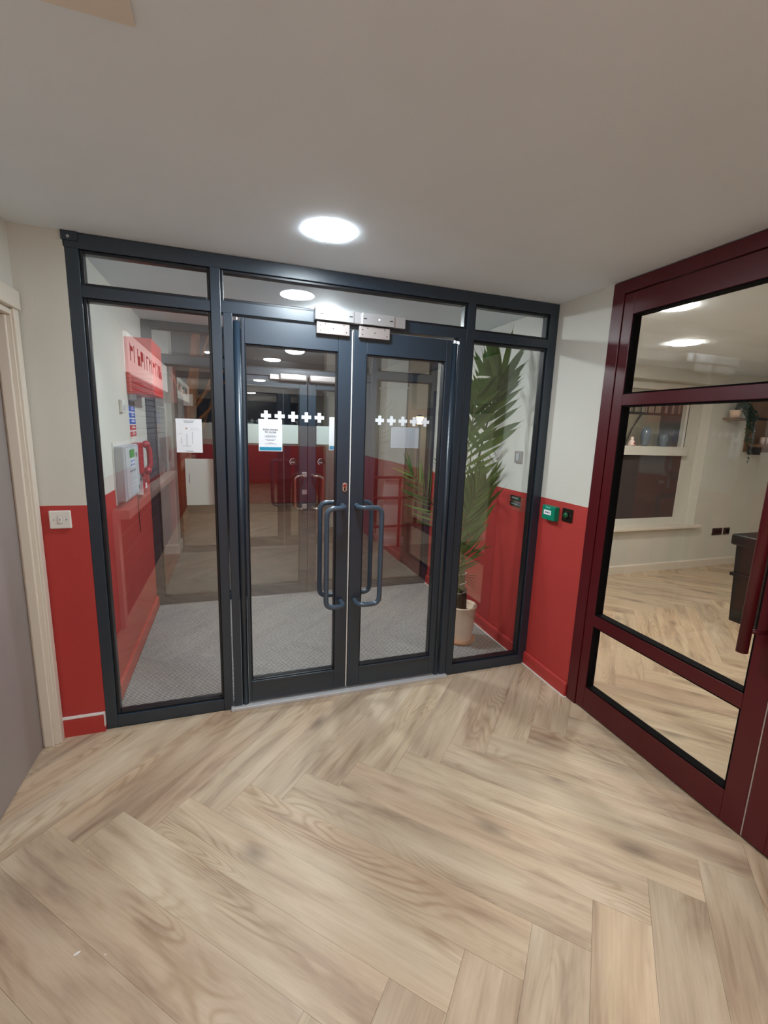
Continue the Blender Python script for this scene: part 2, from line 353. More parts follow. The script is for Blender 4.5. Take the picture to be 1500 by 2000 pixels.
# room behind the maroon doors
room = 'cream'
def winwall():
    bm = B()
    x0, x1, z0, z1 = 4.62, 6.13, .56, 2.26
    box(bm, WX+.13, x0, 1.49, 1.79, 0, H); box(bm, x1, 9.0, 1.49, 1.79, 0, H)
    box(bm, x0, x1, 1.49, 1.79, 0, z0-.03); box(bm, x0, x1, 1.49, 1.79, z1, H)
    return bm
struct('wall_side_room', winwall(), M['cream'], 'cream window wall of the room behind the maroon doors', 'wall')
struct('wall_side_room_end', box(B(), 9.0, 9.14, -3.2, 1.79, 0, H), M['cream'], 'cream end wall of the side room', 'wall')
struct('wall_side_room_rear', box(B(), WX+.13, 9.14, -3.34, -3.2, 0, H), M['cream'], 'cream rear wall of the side room', 'wall')
def skirting(name, poly, axis, a0, a1, mt, label):
    return struct(name, prism(B(), poly, axis, a0, a1), mt, label, 'skirting board')
def prof(s, base, h=.09, t=.018):   # s=+1/-1 direction of protrusion along the first axis
    return [(base, 0), (base+s*t, 0), (base+s*t, h-.014), (base+s*(t-.004), h-.004), (base+s*(t-.010), h), (base, h)]
skirting('baseboard_right', prof(-1, WX), 'y', -.425, -.0, M['red'], 'red skirting board under the green call point')
# ('y' prism uses (x,z))
skirting('baseboard_lobby_right', prof(-1, WX), 'y', .065, YO, M['red'], 'red skirting board on the right lobby wall')
skirting('baseboard_lobby_left', prof(1, 0), 'y', .065, YO, M['red'], 'red skirting board on the left lobby wall')
skirting('baseboard_front', prof(-1, 0, .1), 'x', -.193, -.002, M['red'], 'short red skirting piece beside the dark screen')
skirting('baseboard_rear', prof(-1, WX), 'y', YF, -2.47, M['red'], 'red skirting beyond the maroon doors')
skirting('baseboard_side_room', prof(-1, 1.49, .1), 'x', WX+.13, 9.0, M['white_gloss'], 'white skirting board under the side room window')
# caulk lines
t = thing('trim_1', (WX, -.2, 0), 'thin white sealant line along the red skirting', 'trim', kind='structure')
bx('sealant', M['caulk'], t, WX-.027, WX-.018, -.43, -.0, 0, .005)
bx('sealant', M['caulk'], t, WX-.027, WX-.018, .065, YO, 0, .005)
bx('sealant', M['caulk'], t, WX-.027, WX, -.433, -.425, 0, .004)
t = thing('trim_2', (-.1, -.02, .1), 'white unpainted caulk edge around the short red skirting', 'trim', kind='structure')
bx('caulk', M['caulk'], t, -.197, -.001, -.0195, -.001, .098, .107, bev=.002)
bx('caulk', M['caulk'], t, -.199, -.190, -.021, -.001, .0, .104, bev=.002)
bx('caulk', M['caulk'], t, -.004, .000, -.021, -.001, .03, .104, bev=.001)

# ------------------------------------------------------------------ herringbone planks
PWID, PLEN = .1795, 1.235
def clip(poly, x0, x1, y0, y1):
    def cut(P, ins, inter):
        out = []
        for i in range(len(P)):
            a, b = P[i-1], P[i]
            if ins(b):
                if not ins(a): out.append(inter(a, b))
                out.append(b)
            elif ins(a): out.append(inter(a, b))
        return out
    for ax, v, s in ((0, x0, 1), (0, x1, -1), (1, y0, 1), (1, y1, -1)):
        ins = lambda p: s*(p[ax]-v) >= 0
        inter = lambda a, b: tuple(a[k] + (b[k]-a[k])*(v-a[ax])/(b[ax]-a[ax]) for k in (0, 1))
        poly = cut(poly, ins, inter)
        if len(poly) < 3: return []
    return poly
def area(P): return abs(sum(P[i-1][0]*P[i][1]-P[i][0]*P[i-1][1] for i in range(len(P))))/2
def herringbone(parent, x0, x1, y0, y1, ox, oy, limit=300):
    s2 = math.sqrt(.5); d1 = Vector((s2, -s2)); d2 = Vector((s2, s2)); O = Vector((ox, oy)); w, Ln = PWID, PLEN
    g = .00025; todo = []
    for mI in range(-8, 9):
        for k in range(-60, 61):
            for kind in (0, 1):
                bu, bv = k*w + mI*Ln, k*w - mI*Ln
                if kind == 0: c, du, dv, rz = (bu, bv), Ln, w, -PI/4
                else: c, du, dv, rz = (bu, bv+w), w, Ln, PI/4
                P = [(c[0]+g, c[1]+g), (c[0]+du-g, c[1]+g), (c[0]+du-g, c[1]+dv-g), (c[0]+g, c[1]+dv-g)]
                Wp = [tuple(O + d1*p[0] + d2*p[1]) for p in P]
                Q = clip(Wp, x0, x1, y0, y1)
                if len(Q) < 3 or area(Q) < .0008: continue
                cx = sum(p[0] for p in Wp)/4; cy = sum(p[1] for p in Wp)/4
                todo.append((math.hypot(cx-.67, cy+1.2), cx, cy, rz, Q))
    todo.sort(key=lambda a: a[0])
    for i, (_, cx, cy, rz, Q) in enumerate(todo[:limit]):
        bm = B(); cr, sr = math.cos(-rz), math.sin(-rz)
        loc = [((x-cx)*cr-(y-cy)*sr, (x-cx)*sr+(y-cy)*cr) for x, y in Q]
        h = random.uniform(-.0002, 0)
        n = len(loc); mx_ = sum(p[0] for p in loc)/n; my_ = sum(p[1] for p in loc)/n
        lo = [bm.verts.new((p[0], p[1], -.012)) for p in loc]
        mid = [bm.verts.new((p[0], p[1], h-.0005)) for p in loc]
        def inset(p):
            dx, dy = mx_-p[0], my_-p[1]; q = math.hypot(dx, dy) or 1
            return (p[0]+dx/q*.0008, p[1]+dy/q*.0008)
        hi = [bm.verts.new((*inset(p), h)) for p in loc]
        for A_, B_ in ((lo, mid), (mid, hi)):
            for k in range(n): bm.faces.new((A_[k], A_[(k+1) % n], B_[(k+1) % n], B_[k]))
        bm.faces.new(hi); bm.faces.new(list(reversed(lo)))
        bmesh.ops.recalc_face_normals(bm, faces=bm.faces)
        me = bpy.data.meshes.new('plank'); bm.to_mesh(me); bm.free(); me.materials.append(M['wood'])
        o = bpy.data.objects.new('plank', me); link(o); o.parent = parent; o.location = (cx, cy, 0); o.rotation_euler = (0, 0, rz)
herringbone(floor, -.318, WX, -6.0, -.001, 1.337, -.72)
herringbone(floor2, WX+.001, 8.6, -2.6, 1.488, 1.337+.4, -.72+.3)

# ------------------------------------------------------------------ lobby floor
cp = tag(obj('carpet', box(B(), 0.02, WX-.027, .062, YO-.003, -.05, .0), M['carpet'], None), 'grey ribbed entrance carpet filling the glazed lobby', 'carpet')
struct('wall_outside_head', box(B(), -.34, WX+.13, YO, YO+.085, H+.121, 3.2), M['cream'], 'outer wall over the entrance doors', 'wall')
struct('floor_outside', box(B(), -4, 8, YO+.085, 12, -.14, -.06), M['conc'], 'dark paving outside the outer doors', 'floor')

# ------------------------------------------------------------------ inner glazed screen (window_2)
scr = thing('window_2', (0, 0, 0), 'dark anthracite glazed screen around the double doors, floor to ceiling', 'glazed screen', kind='structure')
A = M['anth']
YB = .062
bx('head_rail', A, scr, -.006, WX, -.0, YB, 2.335, 2.398, bev=.002)
bx('head_trim', A, scr, -.008, .055, -.008, .0, 2.362, 2.399, bev=.001)
cyb = B(); cyl(cyb, (.02, -.0085, 2.376), (.02, -.0115, 2.376), .006, n=12); obj('screw', cyb, M['alu'], scr)
def member(n, *a): return bx(n, A, scr, *a, bev=.0022)
member('jamb', 0.0, .052, 0, YB, 0, 2.335)
member('jamb', 2.545, WX, 0, YB, 0, 2.335)
member('mullion', .586, .632, -.004, YB, 0, 2.335)
member('mullion', 1.974, 2.021, -.004, YB, 0, 2.335)
member('transom', .052, .586, 0, YB, 2.137, 2.186)
member('transom', .632, 1.974, 0, YB, 2.137, 2.193)
member('transom', 2.021, 2.545, 0, YB, 2.137, 2.186)
member('sill_rail', .052, .586, 0, YB, 0, .068)
member('sill_rail', 2.021, 2.545, 0, YB, 0, .068)
member('door_post', .640, .683, -.012, YB, 0.022, 2.137)
member('door_post', 1.925, 1.968, -.012, YB, 0.022, 2.137)
for x in (.702, 1.904):
    b = B(); cyl(b, (x, .006, .022), (x, .006, 2.105), .0175, n=20); obj('finger_guard', b, A, scr, smooth=True)
    b = B(); cyl(b, (x, -.006, 2.108), (x, -.006, 2.12), .006, n=10); obj('pivot', b, M['alu'], scr)
def pane(parent, x0, x1, z0, z1, y, bead=.014, nm='pane', beadmat=None, dp=.022):
    """glass with a sloped bead set in all four sides; y = glass centre plane (normal along Y)"""
    bm = B()
    for (a0, a1, c0, c1) in ((x0, x0+bead, z0, z1), (x1-bead, x1, z0, z1), (x0+bead, x1-bead, z0, z0+bead), (x0+bead, x1-bead, z1-bead, z1)):
        box(bm, a0, a1, y-dp, y+dp, c0, c1, bev=.003)
    obj('glazing_bead', bm, beadmat or M['anthd'], parent)
    g = B(); box(g, x0+bead*.5, x1-bead*.5, y-.003, y+.003, z0+bead*.5, z1-bead*.5); obj(nm, g, M['glass'], parent)
for (x0, x1) in ((.052, .586), (2.021, 2.545)):
    pane(scr, x0, x1, 2.186, 2.335, .034); pane(scr, x0, x1, .068, 2.137, .034)
pane(scr, .632, 1.974, 2.193, 2.335, .034)
# threshold
th = tag(obj('trim_3', box(B(), .622, 1.974, -.032, .06, 0, .020, bev=.003), mat('threshold_alu', srgb(205, 207, 210), .4, metal=.2)), 'pale aluminium threshold strip under the dark double doors', 'threshold', kind='structure')

def d_handle(name, mt, parent, x0, x1, yc, y1, z0, z1, r, rad):
    """bar pull: feet on the stile at x0, bar at x1; yc = stile surface, y1 = bar plane"""
    xm = x0+(x1-x0)*.18
    pts = [(x0, yc, z0), (x0, y1, z0), (x1, y1, z0), (x1, y1, z1), (x0, y1, z1), (x0, yc, z1)]
    b = B(); tube(b, fillet(pts, rad, 8), r, n=16)
    for z in (z0, z1): cyl(b, (x0, yc, z), (x0, yc+(.004 if y1 > yc else -.004), z), r*1.15, n=20)
    return obj(name, b, mt, parent, smooth=True)
def inner_door(name, x0, x1, meet_right, px0, px1, label):
    d = thing(name, (x0 if meet_right else x1, .02, .03), label, 'door', kind='structure')
    y0, y1 = -.004, .048
    z0, z1 = .034, 2.122
    bx('stile', A, d, x0, px0, y0, y1, z0, z1, bev=.003); bx('stile', A, d, px1, x1, y0, y1, z0, z1, bev=.003)
    bx('top_rail', A, d, px0, px1, y0, y1, 2.003, z1, bev=.002); bx('bottom_rail', A, d, px0, px1, y0, y1, z0, .158, bev=.002)
    pane(d, px0, px1, .158, 2.003, .024, bead=.007)
    b = B(); box(b, px0-.001, px1+.001, y0-.006, y0+.001, .150, .160, bev=.002); obj('drip_bead', b, A, d)
    xs = (px1+x1)/2 if meet_right else (x0+px0)/2
    xe = xs-(.105 if meet_right else -.13)
    d_handle('pull_handle', M['blue_handle'], d, xs, xe, y0, -.078, .592, 1.168, .0145, .045)
    d_handle('pull_handle', M['blue_handle'], d, xs, xe, y1, .122, .592, 1.168, .0145, .045)
    return d
dL = inner_door('door_1', .722, 1.288, True, .738, 1.216, 'left leaf of the dark double doors, with notice and row of crosses')
dR = inner_door('door_2', 1.298, 1.888, False, 1.372, 1.848, 'right leaf of the dark double doors, nearer the palm')
bx('brush_strip', M['caulk'], dL, 1.2885, 1.2945, -.003, .04, .04, 2.115)
# key escutcheon
b = B(); cyl(b, (1.262, -.004, 1.29), (1.262, -.010, 1.29), .0125, n=20); cyl(b, (1.262, -.004, 1.264), (1.262, -.010, 1.264), .0125, n=20); box(b, 1.2495, 1.2745, -.010, -.004, 1.264, 1.29)
kk = obj('lock_escutcheon', b, M['bronze'], dL)
b = B(); cyl(b, (1.262, -.010, 1.286), (1.262, -.014, 1.286), .0085, n=18); obj('key_cylinder', b, M['chrome'], kk)
b = B(); box(b, 1.258, 1.266, -.0125, -.0095, 1.256, 1.274, bev=.002); obj('key_slot', b, M['bronzed'], kk)
def cross(parent, x, z, s, y):
    b = B(); a = s*.36/2; h = s/2
    pts = [(-a, -h), (a, -h), (a, -a), (h, -a), (h, a), (a, a), (a, h), (-a, h), (-a, a), (-h, a), (-h, -a), (-a, -a)]
    prism(b, [(x+p[0], z+p[1]) for p in pts], 'y', y-.0006, y)
    return obj('cross_sticker', b, M['sticker'], parent)
for k in range(5): cross(dL, .838+.0705*k, 1.655, .052, .0205)
for k in range(5): cross(dR, 1.466+.0705*k, 1.655, .052, .0205)
for d, x in ((dL, 1.2), (dR, 1.40)): pass
# magnetic lock housings on the transom, armature plates on the leaves
ml = thing('magnetic_lock', (1.33, 0, 2.17), 'long silver magnetic lock housing over the meeting point of the dark doors', 'door lock')
bx('housing', M['alu'], ml, 1.084, 1.578, -.036, -.004, 2.147, 2.205, bev=.0015)
bx('magnet_block', M['alu'], ml, 1.100, 1.286, -.047, -.036, 2.146, 2.203, bev=.0012)
bx('magnet_block', M['alu'], ml, 1.332, 1.510, -.047, -.036, 2.146, 2.203, bev=.0012)
bx('end_plate', M['alu'], ml, 1.084, 1.0965, -.050, -.036, 2.146, 2.205, bev=.001)
for x0 in (1.108, 1.262, 1.338, 1.484):
    b = B(); box(b, x0, x0+.018, -.0478, -.0465, 2.172, 2.177, bev=.0005); obj('screw_slot', b, M['bronzed'], ml)
b = B(); cyl(b, (1.425, -.0465, 2.175), (1.425, -.049, 2.175), .005, n=14); obj('indicator', b, M['caulk'], ml)
for d, x0, x1 in ((dL, 1.094, 1.268), (dR, 1.322, 1.492)):
    p = bx('armature_plate', M['alud'], d, x0, x1, -.030, -.004, 2.082, 2.140, bev=.0015)
    b = B()
    for (u, v) in ((.1, .25), (.1, .72), (.26, .9), (.82, .9), (.9, .25), (.5, .5)):
        cyl(b, (x0+(x1-x0)*u, -.030, 2.084+.052*v), (x0+(x1-x0)*u, -.0312, 2.084+.052*v), .0028, n=10)
    obj('screw_heads', b, M['bronzed'], p)

# ------------------------------------------------------------------ outer screen (window_3) and doors
so = thing('window_3', (0, YO, 0), 'grey outer glazed screen at the far side of the lobby', 'glazed screen', kind='structure')
def mo(n, *a): return bx(n, A, so, *a, bev=.003)
y0, y1 = YO, YO+.07
mo('jamb', 0, .058, y0, y1, -.06, H-.002); mo('jamb', WX-.058, WX, y0, y1, -.06, H-.002)
mo('head_rail', .058, WX-.058, y0, y1, 2.345, H-.002)
for x in (.655, 1.925): mo('mullion', x, x+.055, y0, y1, -.06, 2.345)
mo('transom', .058, .655, y0, y1, 2.07, 2.14); mo('transom', .71, 1.925, y0, y1, 2.035, 2.10); mo('transom', 1.98, WX-.058, y0, y1, 2.07, 2.14)
mo('sill_rail', .058, .655, y0, y1, 0, .065); mo('sill_rail', 1.98, WX-.058, y0, y1, 0, .065)
for x0, x1 in ((.058, .655), (1.98, WX-.058)):
    pane(so, x0, x1, .065, 2.07, YO+.035, bead=.012); pane(so, x0, x1, 2.14, 2.345, YO+.035, bead=.012)
pane(so, .71, 1.925, 2.10, 2.345, YO+.035, bead=.012)
tag(obj('trim_4', box(B(), .72, 1.92, YO-.03, YO-.002, 0, .012, bev=.002), M['alu']), 'pale threshold strip at the outer doors', 'threshold', kind='structure')
def outer_door(name, x0, x1, mr, label):
    d = thing(name, (x0, YO, 0), label, 'door', kind='structure')
    p0, p1 = x0+.072, x1-.072; ya, yb = YO-.004, YO+.045
    bx('stile', A, d, x0, p0, ya, yb, .014, 2.03, bev=.003); bx('stile', A, d, p1, x1, ya, yb, .014, 2.03, bev=.003)
    bx('top_rail', A, d, p0, p1, ya, yb, 1.94, 2.03, bev=.002); bx('bottom_rail', A, d, p0, p1, ya, yb, .014, .11, bev=.002)
    pane(d, p0, p1, .11, 1.94, YO+.022, bead=.008)
    xs = (p1+x1)/2-.008 if mr else (x0+p0)/2+.008; xe = xs-.075 if mr else xs+.085
    d_handle('pull_handle', M['chrome'], d, xs, xe, ya, ya-.065, .852, 1.158, .0105, .04)
    d_handle('pull_handle', M['blackp'], d, xs, xe, yb, yb+.065, .852, 1.158, .0105, .04)
    f_ = bx('frosted_band', M['frost'], d, p0+.006, p1-.006, YO+.0175, YO+.0185, 1.447, 1.616)
    # round PULL sticker
    cx = (p1-.055) if mr else (p0+.055)
    b = B(); cyl(b, (cx, YO+.0186, 1.283), (cx, YO+.0178, 1.283), .034, n=32); s = obj('pull_sticker', b, M['blackp'], d)
    b = B(); pts = [(cx+.030*math.cos(a), YO+.0175, 1.283+.030*math.sin(a)) for a in [R(70+12*k) for k in range(15)]]; tube(b, pts, .0016, n=6); obj('ring', b, M['paper'], s)
    text('pull_text', 'PULL', .017, (cx-.0005, YO+.0172, 1.277), 'front', M['paper'], s)
    # door closer
    cx0, cx1 = (x1-.255, x1-.004) if mr else (x0+.004, x0+.26)
    b = B(); box(b, cx0, cx1, ya-.05, ya, 1.995, 2.062, bev=.018, seg=4); c = obj('closer_cover', b, M['alud'], d)
    bx('closer_arm', M['caulk'], d, cx0-.075 if mr else cx1, cx0 if mr else cx1+.075, ya-.035, ya, 2.005, 2.045, bev=.002)
    return d
_fontcache = {}
def text(name, s, size, loc, facing, mt, parent, bold=False, align='CENTER', depth=.0004):
    cu = bpy.data.curves.new(name, 'FONT'); cu.body = s; cu.size = size; cu.align_x = align; cu.align_y = 'CENTER'; cu.extrude = depth
    if bold: cu.offset = size*.018
    cu.resolution_u = 3
    o = bpy.data.objects.new(name+'_tmp', cu)
    me = bpy.data.meshes.new_from_object(o); bpy.data.objects.remove(o)
    # facing: which way the reader looks from
    rot = {'front': Matrix.Rotation(PI/2, 4, 'X'), 'left_wall': Matrix.Rotation(PI/2, 4, 'Z') @ Matrix.Rotation(PI/2, 4, 'X'),
           'right_wall': Matrix.Rotation(-PI/2, 4, 'Z') @ Matrix.Rotation(PI/2, 4, 'X')}[facing]
    me.transform(Matrix.Translation(Vector(loc)-WL[parent.name]) @ rot)
    me.materials.append(mt)
    ob = bpy.data.objects.new(name, me); link(ob); ob.parent = parent; WL[ob.name] = WL[parent.name]
    return ob
oL = outer_door('door_3', .712, 1.322, True, 'left outer door leaf with chrome pull handle')
oR = outer_door('door_4', 1.328, 1.923, False, 'right outer door leaf with chrome pull handle')
for z in (1.166, 1.0, .865): bx('lock_plate', M['alu'], oL, 1.274, 1.318, YO-.008, YO-.004, z-.022, z+.022, bev=.001)

# ------------------------------------------------------------------ maroon doors
mr = M['maroon']
mf = thing('door_5_frame', (WX, -1.44, 0), 'maroon frame around the glazed double doors on the right', 'door frame', kind='structure')
mf.name = 'trim_5'; WL[mf.name] = Vector((WX, -1.44, 0))
xa, xb = WX-.006, WX+.09
bx('jamb', mr, mf, xa, xb, -.500, -.4255, 0, 2.395, bev=.002); bx('jamb', mr, mf, xa, xb, -2.469, -2.394, 0, 2.395, bev=.002)
bx('head', mr, mf, xa, xb, -2.394, -.500, 2.333, 2.395, bev=.002)
bx('edge_caulk', M['caulk'], mf, WX-.0035, WX, -.4285, -.4252, 1.2, 2.395)
def maroon_leaf(name, ya, yb, meet_near, label):
    """ya > yb; ya is the edge nearer the dark screen"""
    d = thing(name, (WX+.02, ya, .01), label, 'door', kind='structure')
    x0, x1 = WX-.002, WX+.055
    sa_, sb = (.062, .083) if meet_near else (.083, .062)
    pa, pb = ya-sa_, yb+sb
    bx('stile', mr, d, x0, x1, pa, ya, .012, 2.328, bev=.003); bx('stile', mr, d, x0, x1, yb, pb, .012, 2.328, bev=.003)
    rails = [(.012, .150, 'bottom_rail'), (.533, .600, 'mid_rail'), (1.770, 1.828, 'mid_rail'), (2.222, 2.328, 'top_rail')]
    for z0, z1, n in rails: bx(n, mr, d, x0, x1, pb, pa, z0, z1, bev=.002)
    for (z0, z1) in ((.150, .533), (.600, 1.770), (1.828, 2.222)):
        bm = B(); t_ = .007; xg0, xg1 = x0+.004, x1-.004
        for (a0, a1, c0, c1) in ((pb, pb+t_, z0, z1), (pa-t_, pa, z0, z1), (pb, pa, z0, z0+t_), (pb, pa, z1-t_, z1)):
            box(bm, xg0, xg1, a0, a1, c0, c1)
        obj('gasket', bm, M['black'], d)
        g = B(); box(g, WX+.024, WX+.030, pb+.003, pa-.003, z0+.003, z1-.003); obj('pane', g, M['glassr'], d)
    yh = (yb+.075) if meet_near else (ya-.075)
    ys = (yb+.042) if meet_near else (ya-.042)
    h = obj('pull_handle', cyl(B(), (WX-.078, yh, .800), (WX-.078, yh, 1.98), .020, n=28), mr, d, smooth=False)
    for p in h.data.polygons: p.use_smooth = abs(p.normal.z) < .5
    for z in (.885, 1.895):
        obj('handle_bracket', cyl(B(), (WX-.078, yh, z), (WX-.002, ys, z), .0085, n=18), mr, h, smooth=True)
    return d
m1 = maroon_leaf('door_5', -.503, -1.445, True, 'maroon glazed door leaf nearest the palm, with tall maroon pull handle')
m2 = maroon_leaf('door_6', -1.451, -2.391, False, 'maroon glazed door leaf at the right edge of the photo')
bx('brush_strip', M['alud'], m1, WX+.0, WX+.05, -1.4505, -1.4455, .012, 2.325)

# ------------------------------------------------------------------ grey side door on the left
fr = thing('trim_6', (-.2, -.5, 0), 'cream painted door lining and architrave of the grey side door', 'door frame', kind='structure')
wg = M['white_gloss']
bx('lining', wg, fr, -.34, -.196, -.062, -.041, 0, 2.045, bev=.002)
bx('lining', wg, fr, -.34, -.196, -.93, -.909, 0, 2.045, bev=.002)
bx('lining', wg, fr, -.34, -.196, -.909, -.062, 2.024, 2.045, bev=.002)
bx('door_stop', wg, fr, -.252, -.212, -.075, -.062, 0, 2.024, bev=.004)
bx('architrave', wg, fr, -.2, -.184, -.058, -.014, 0, 2.052, bev=.004)
bx('architrave', wg, fr, -.2, -.184, -.985, -.915, 0, 2.052, bev=.004)
bx('architrave', wg, fr, -.2, -.176, -.99, -.010, 2.052, 2.128, bev=.003)
d = thing('door_7', (-.27, -.066, .006), 'plain grey side door at the left edge', 'door', kind='structure')
bx('leaf', M['doorgrey'], d, -.300, -.258, -.905, -.070, .006, 2.020, bev=.001)
bx('lipping', M['lip'], d, -.300, -.2585, -.070, -.066, .006, 2.020)
b = B(); tube(b, fillet([(-.258, -.84, 1.0), (-.205, -.84, 1.0), (-.205, -.73, 1.0)], .02), .009, n=12); cyl(b, (-.258, -.84, 1.0), (-.252, -.84, 1.0), .026, n=24)
obj('lever_handle', b, M['chrome'], d, smooth=True)

# ------------------------------------------------------------------ ticket hatch on the left wall behind the camera (seen mirrored)
hy0, hy1 = -4.3, -1.22
hx = -.1985
ht = thing('service_hatch', (hx, (hy0+hy1)/2, 0), 'service hatch with grey roller shutter, pale fascia and boarded front on left wall', 'hatch')
bx('fascia', M['sign_lit'], ht, hx, hx+.03, hy0-.25, -2.02, 2.02, 2.36, bev=.004)
b = B(); k = 0; y = -2.12
while y > -4.0:
    wd = random.choice((.05, .09, .12)); h0 = 2.13
    box(b, hx+.03, hx+.032, y-.022, y, h0, h0+.15)
    if k % 3 != 1: box(b, hx+.03, hx+.032, y-wd, y-.022, h0+random.choice((0, .06, .13)), h0+.15 if k % 2 else h0+.09)
    y -= wd+.05; k += 1
lt = obj('fascia_lettering', b, M['ink'], ht); 
z = .98
for k in range(17):
    bx('shutter_slat', M['shutter'], ht, hx, hx+.014, hy0+.08, -2.10, z, z+.056, bev=.005, seg=1); z += .061
bx('shutter_guide', M['sign_w'], ht, hx, hx+.03, -2.10, -2.02, .94, 2.02, bev=.003); bx('shutter_guide', M['sign_w'], ht, hx, hx+.03, hy0, hy0+.08, .94, 2.02, bev=.003)
bx('counter', M['pale'], ht, hx, hx+.12, hy0, hy1, .87, .94, bev=.004)
bx('side_board', M['pale'], ht, hx, hx+.035, hy1-.09, hy1, 0, .87, bev=.003)
for k in range(5): bx('front_board', M['char'], ht, hx, hx+.018, hy0, hy1-.10, .03+.168*k, .03+.168*k+.156, bev=.003)
bx('backing', M['pale'], ht, hx, hx+.010, hy0, hy1-.10, .0, .87)

# ------------------------------------------------------------------ ceiling lamps
def lamp(x, y, em, label, group=None, r=.098, z=H, k=1.0):
    t = thing('ceiling_light', (x, y, z), label, 'ceiling light', group)
    b = B(); lathe(b, [(r-.002, 0), (r-.002, -.0015), (r-.003, -.0018), (r-.008, -.0018), (r-.008, 0)], (x, y, z)); obj('bezel', b, M['white'], t, smooth=True)
    mt = mat('led_'+str(int(x*10))+'_'+str(int(-y*10)), (1, 1, 1, 1), .5, emit=(*em[0], 1), estr=em[1])
    b = B(); lathe(b, [(r-.0005, -.0019), (r, -.0028-.004*k), (r*.93, -.0032-.007*k), (r*.75, -.0034-.011*k), (r*.45, -.0035-.014*k), (.004, -.0036-.015*k)], (x, y, z), n=48); obj('diffuser', b, mt, t, smooth=True)
    return t
lamp(1.070, -.452, LAMP_MAIN, 'round flush ceiling light in front of the dark screen', r=.101, k=.15)
lamp(1.325, .93, LAMP_LOBBY, 'round ceiling light inside the glazed lobby', k=2.2)
lamp(1.157, -3.35, LAMP_WARM, 'round ceiling light in the corridor behind the camera, nearer one')
lamp(1.157, -6.1, LAMP_WARM, 'round ceiling light far down the corridor behind the camera')
lamp(.44, -3.16, ((1.0, .95, .9), 900), 'small round downlight over the service hatch behind the camera', r=.042, k=.2)
lamp(4.27, .47, LAMP_ROOM, 'round ceiling light seen whole in the room behind the maroon doors', r=.115, k=.4)
lamp(3.25, -.26, LAMP_ROOM, 'round ceiling light half hidden by the maroon top rail', r=.1, k=.4)
lamp(6.4, -1.6, LAMP_ROOM, 'round ceiling light deep in the side room', k=.4)
tag(obj('access_panel', box(B(), .20, .503, -1.56, -1.25, H-.008, H, bev=.003), M['white_gloss']), 'pale square access panel on the ceiling, top left edge of the photo', 'ceiling panel')

# ------------------------------------------------------------------ switches and wall fittings
def sub(name, loc, label, cat, group=None): return thing(name, loc, label, cat, group)
s = sub('light_switch', (-.112, 0, 1.135), 'white single rocker light switch on the red wall left of the dark screen', 'light switch')
bx('plate', M['white'], s, -.156, -.067, -.011, -.0, 1.091, 1.178, bev=.007, seg=4)
bx('rocker', M['white'], s, -.1195, -.1035, -.0145, -.010, 1.118, 1.152, bev=.0015)
b = B(); box(b, -.1205, -.1025, -.0113, -.0108, 1.117, 1.153); obj('rocker_gap', b, M['inkg'], s)
for x in (-.137, -.086): obj('screw', cyl(B(), (x, -.0108, 1.135), (x, -.0122, 1.135), .0026, n=12), M['inkg'], s)
b = B(); box(b, -.1135, -.1095, -.0149, -.0144, 1.132, 1.138); obj('neon', b, M['inkg'], s)
s = sub('emergency_call_point', (WX, -.13, 1.113), 'green emergency door release box on the red wall by the maroon frame', 'call point')
bx('body', M['green'], s, WX-.040, WX, -.191, -.072, 1.070, 1.162, bev=.006, seg=3)
for o_ in [s.children[0]]: pass
bx('window', M['paper'], s, WX-.0412, WX-.0395, -.160, -.092, 1.104, 1.134, bev=.0005)
b = B()
for k in range(3): cyl(b, (WX-.0412, -.113-.015*k, 1.119), (WX-.042, -.113-.015*k, 1.119), .0048, n=12)
obj('marking', b, M['ink'], s)
bx('heading', mat('pale_green_print', srgb(120, 200, 190), .5), s, WX-.0412, WX-.0395, -.150, -.106, 1.147, 1.154)
s = sub('door_release_button', (WX, -.265, 1.12), 'dark square plate with green dome exit button beside the green call box', 'exit button')
bx('plate', M['bronzed'], s, WX-.007, WX, -.309, -.221, 1.083, 1.166, bev=.002)
b = B(); sphere(b, (WX-.010, -.262, 1.126), .019, sx=.9, n=20); obj('button', b, M['greend'], s, smooth=True)
b = B(); cyl(b, (WX-.007, -.262, 1.126), (WX-.014, -.262, 1.126), .023, n=24); obj('collar', b, M['blackp'], s)
for yy in (-.238, -.293):
    obj('screw', cyl(B(), (WX-.007, yy, 1.126), (WX-.0085, yy, 1.126), .003, n=10), M['alu'], s)
s = sub('wall_reader', (WX, .28, 1.445), 'small grey switch plate on the lobby wall behind the palm', 'switch')
bx('plate', M['alud'], s, WX-.012, WX, .238, .32, 1.402, 1.487, bev=.003); bx('rocker', M['greyp'], s, WX-.016, WX-.011, .262, .294, 1.42, 1.468, bev=.002)
for i, (z0, z1, lb) in enumerate(((1.132, 1.166, 'upper'), (1.092, 1.122, 'lower'))):
    s = sub('socket_plate', (WX, .28, z0), 'small dark plate on the red lobby wall beside the palm, %s of two' % lb, 'socket')
    bx('plate', M['bronzed'], s, WX-.010, WX, .215, .33, z0, z1, bev=.002)
    bx('insert', M['alud'], s, WX-.0118, WX-.0095, .235, .31, z0+.010, z1-.010, bev=.001)

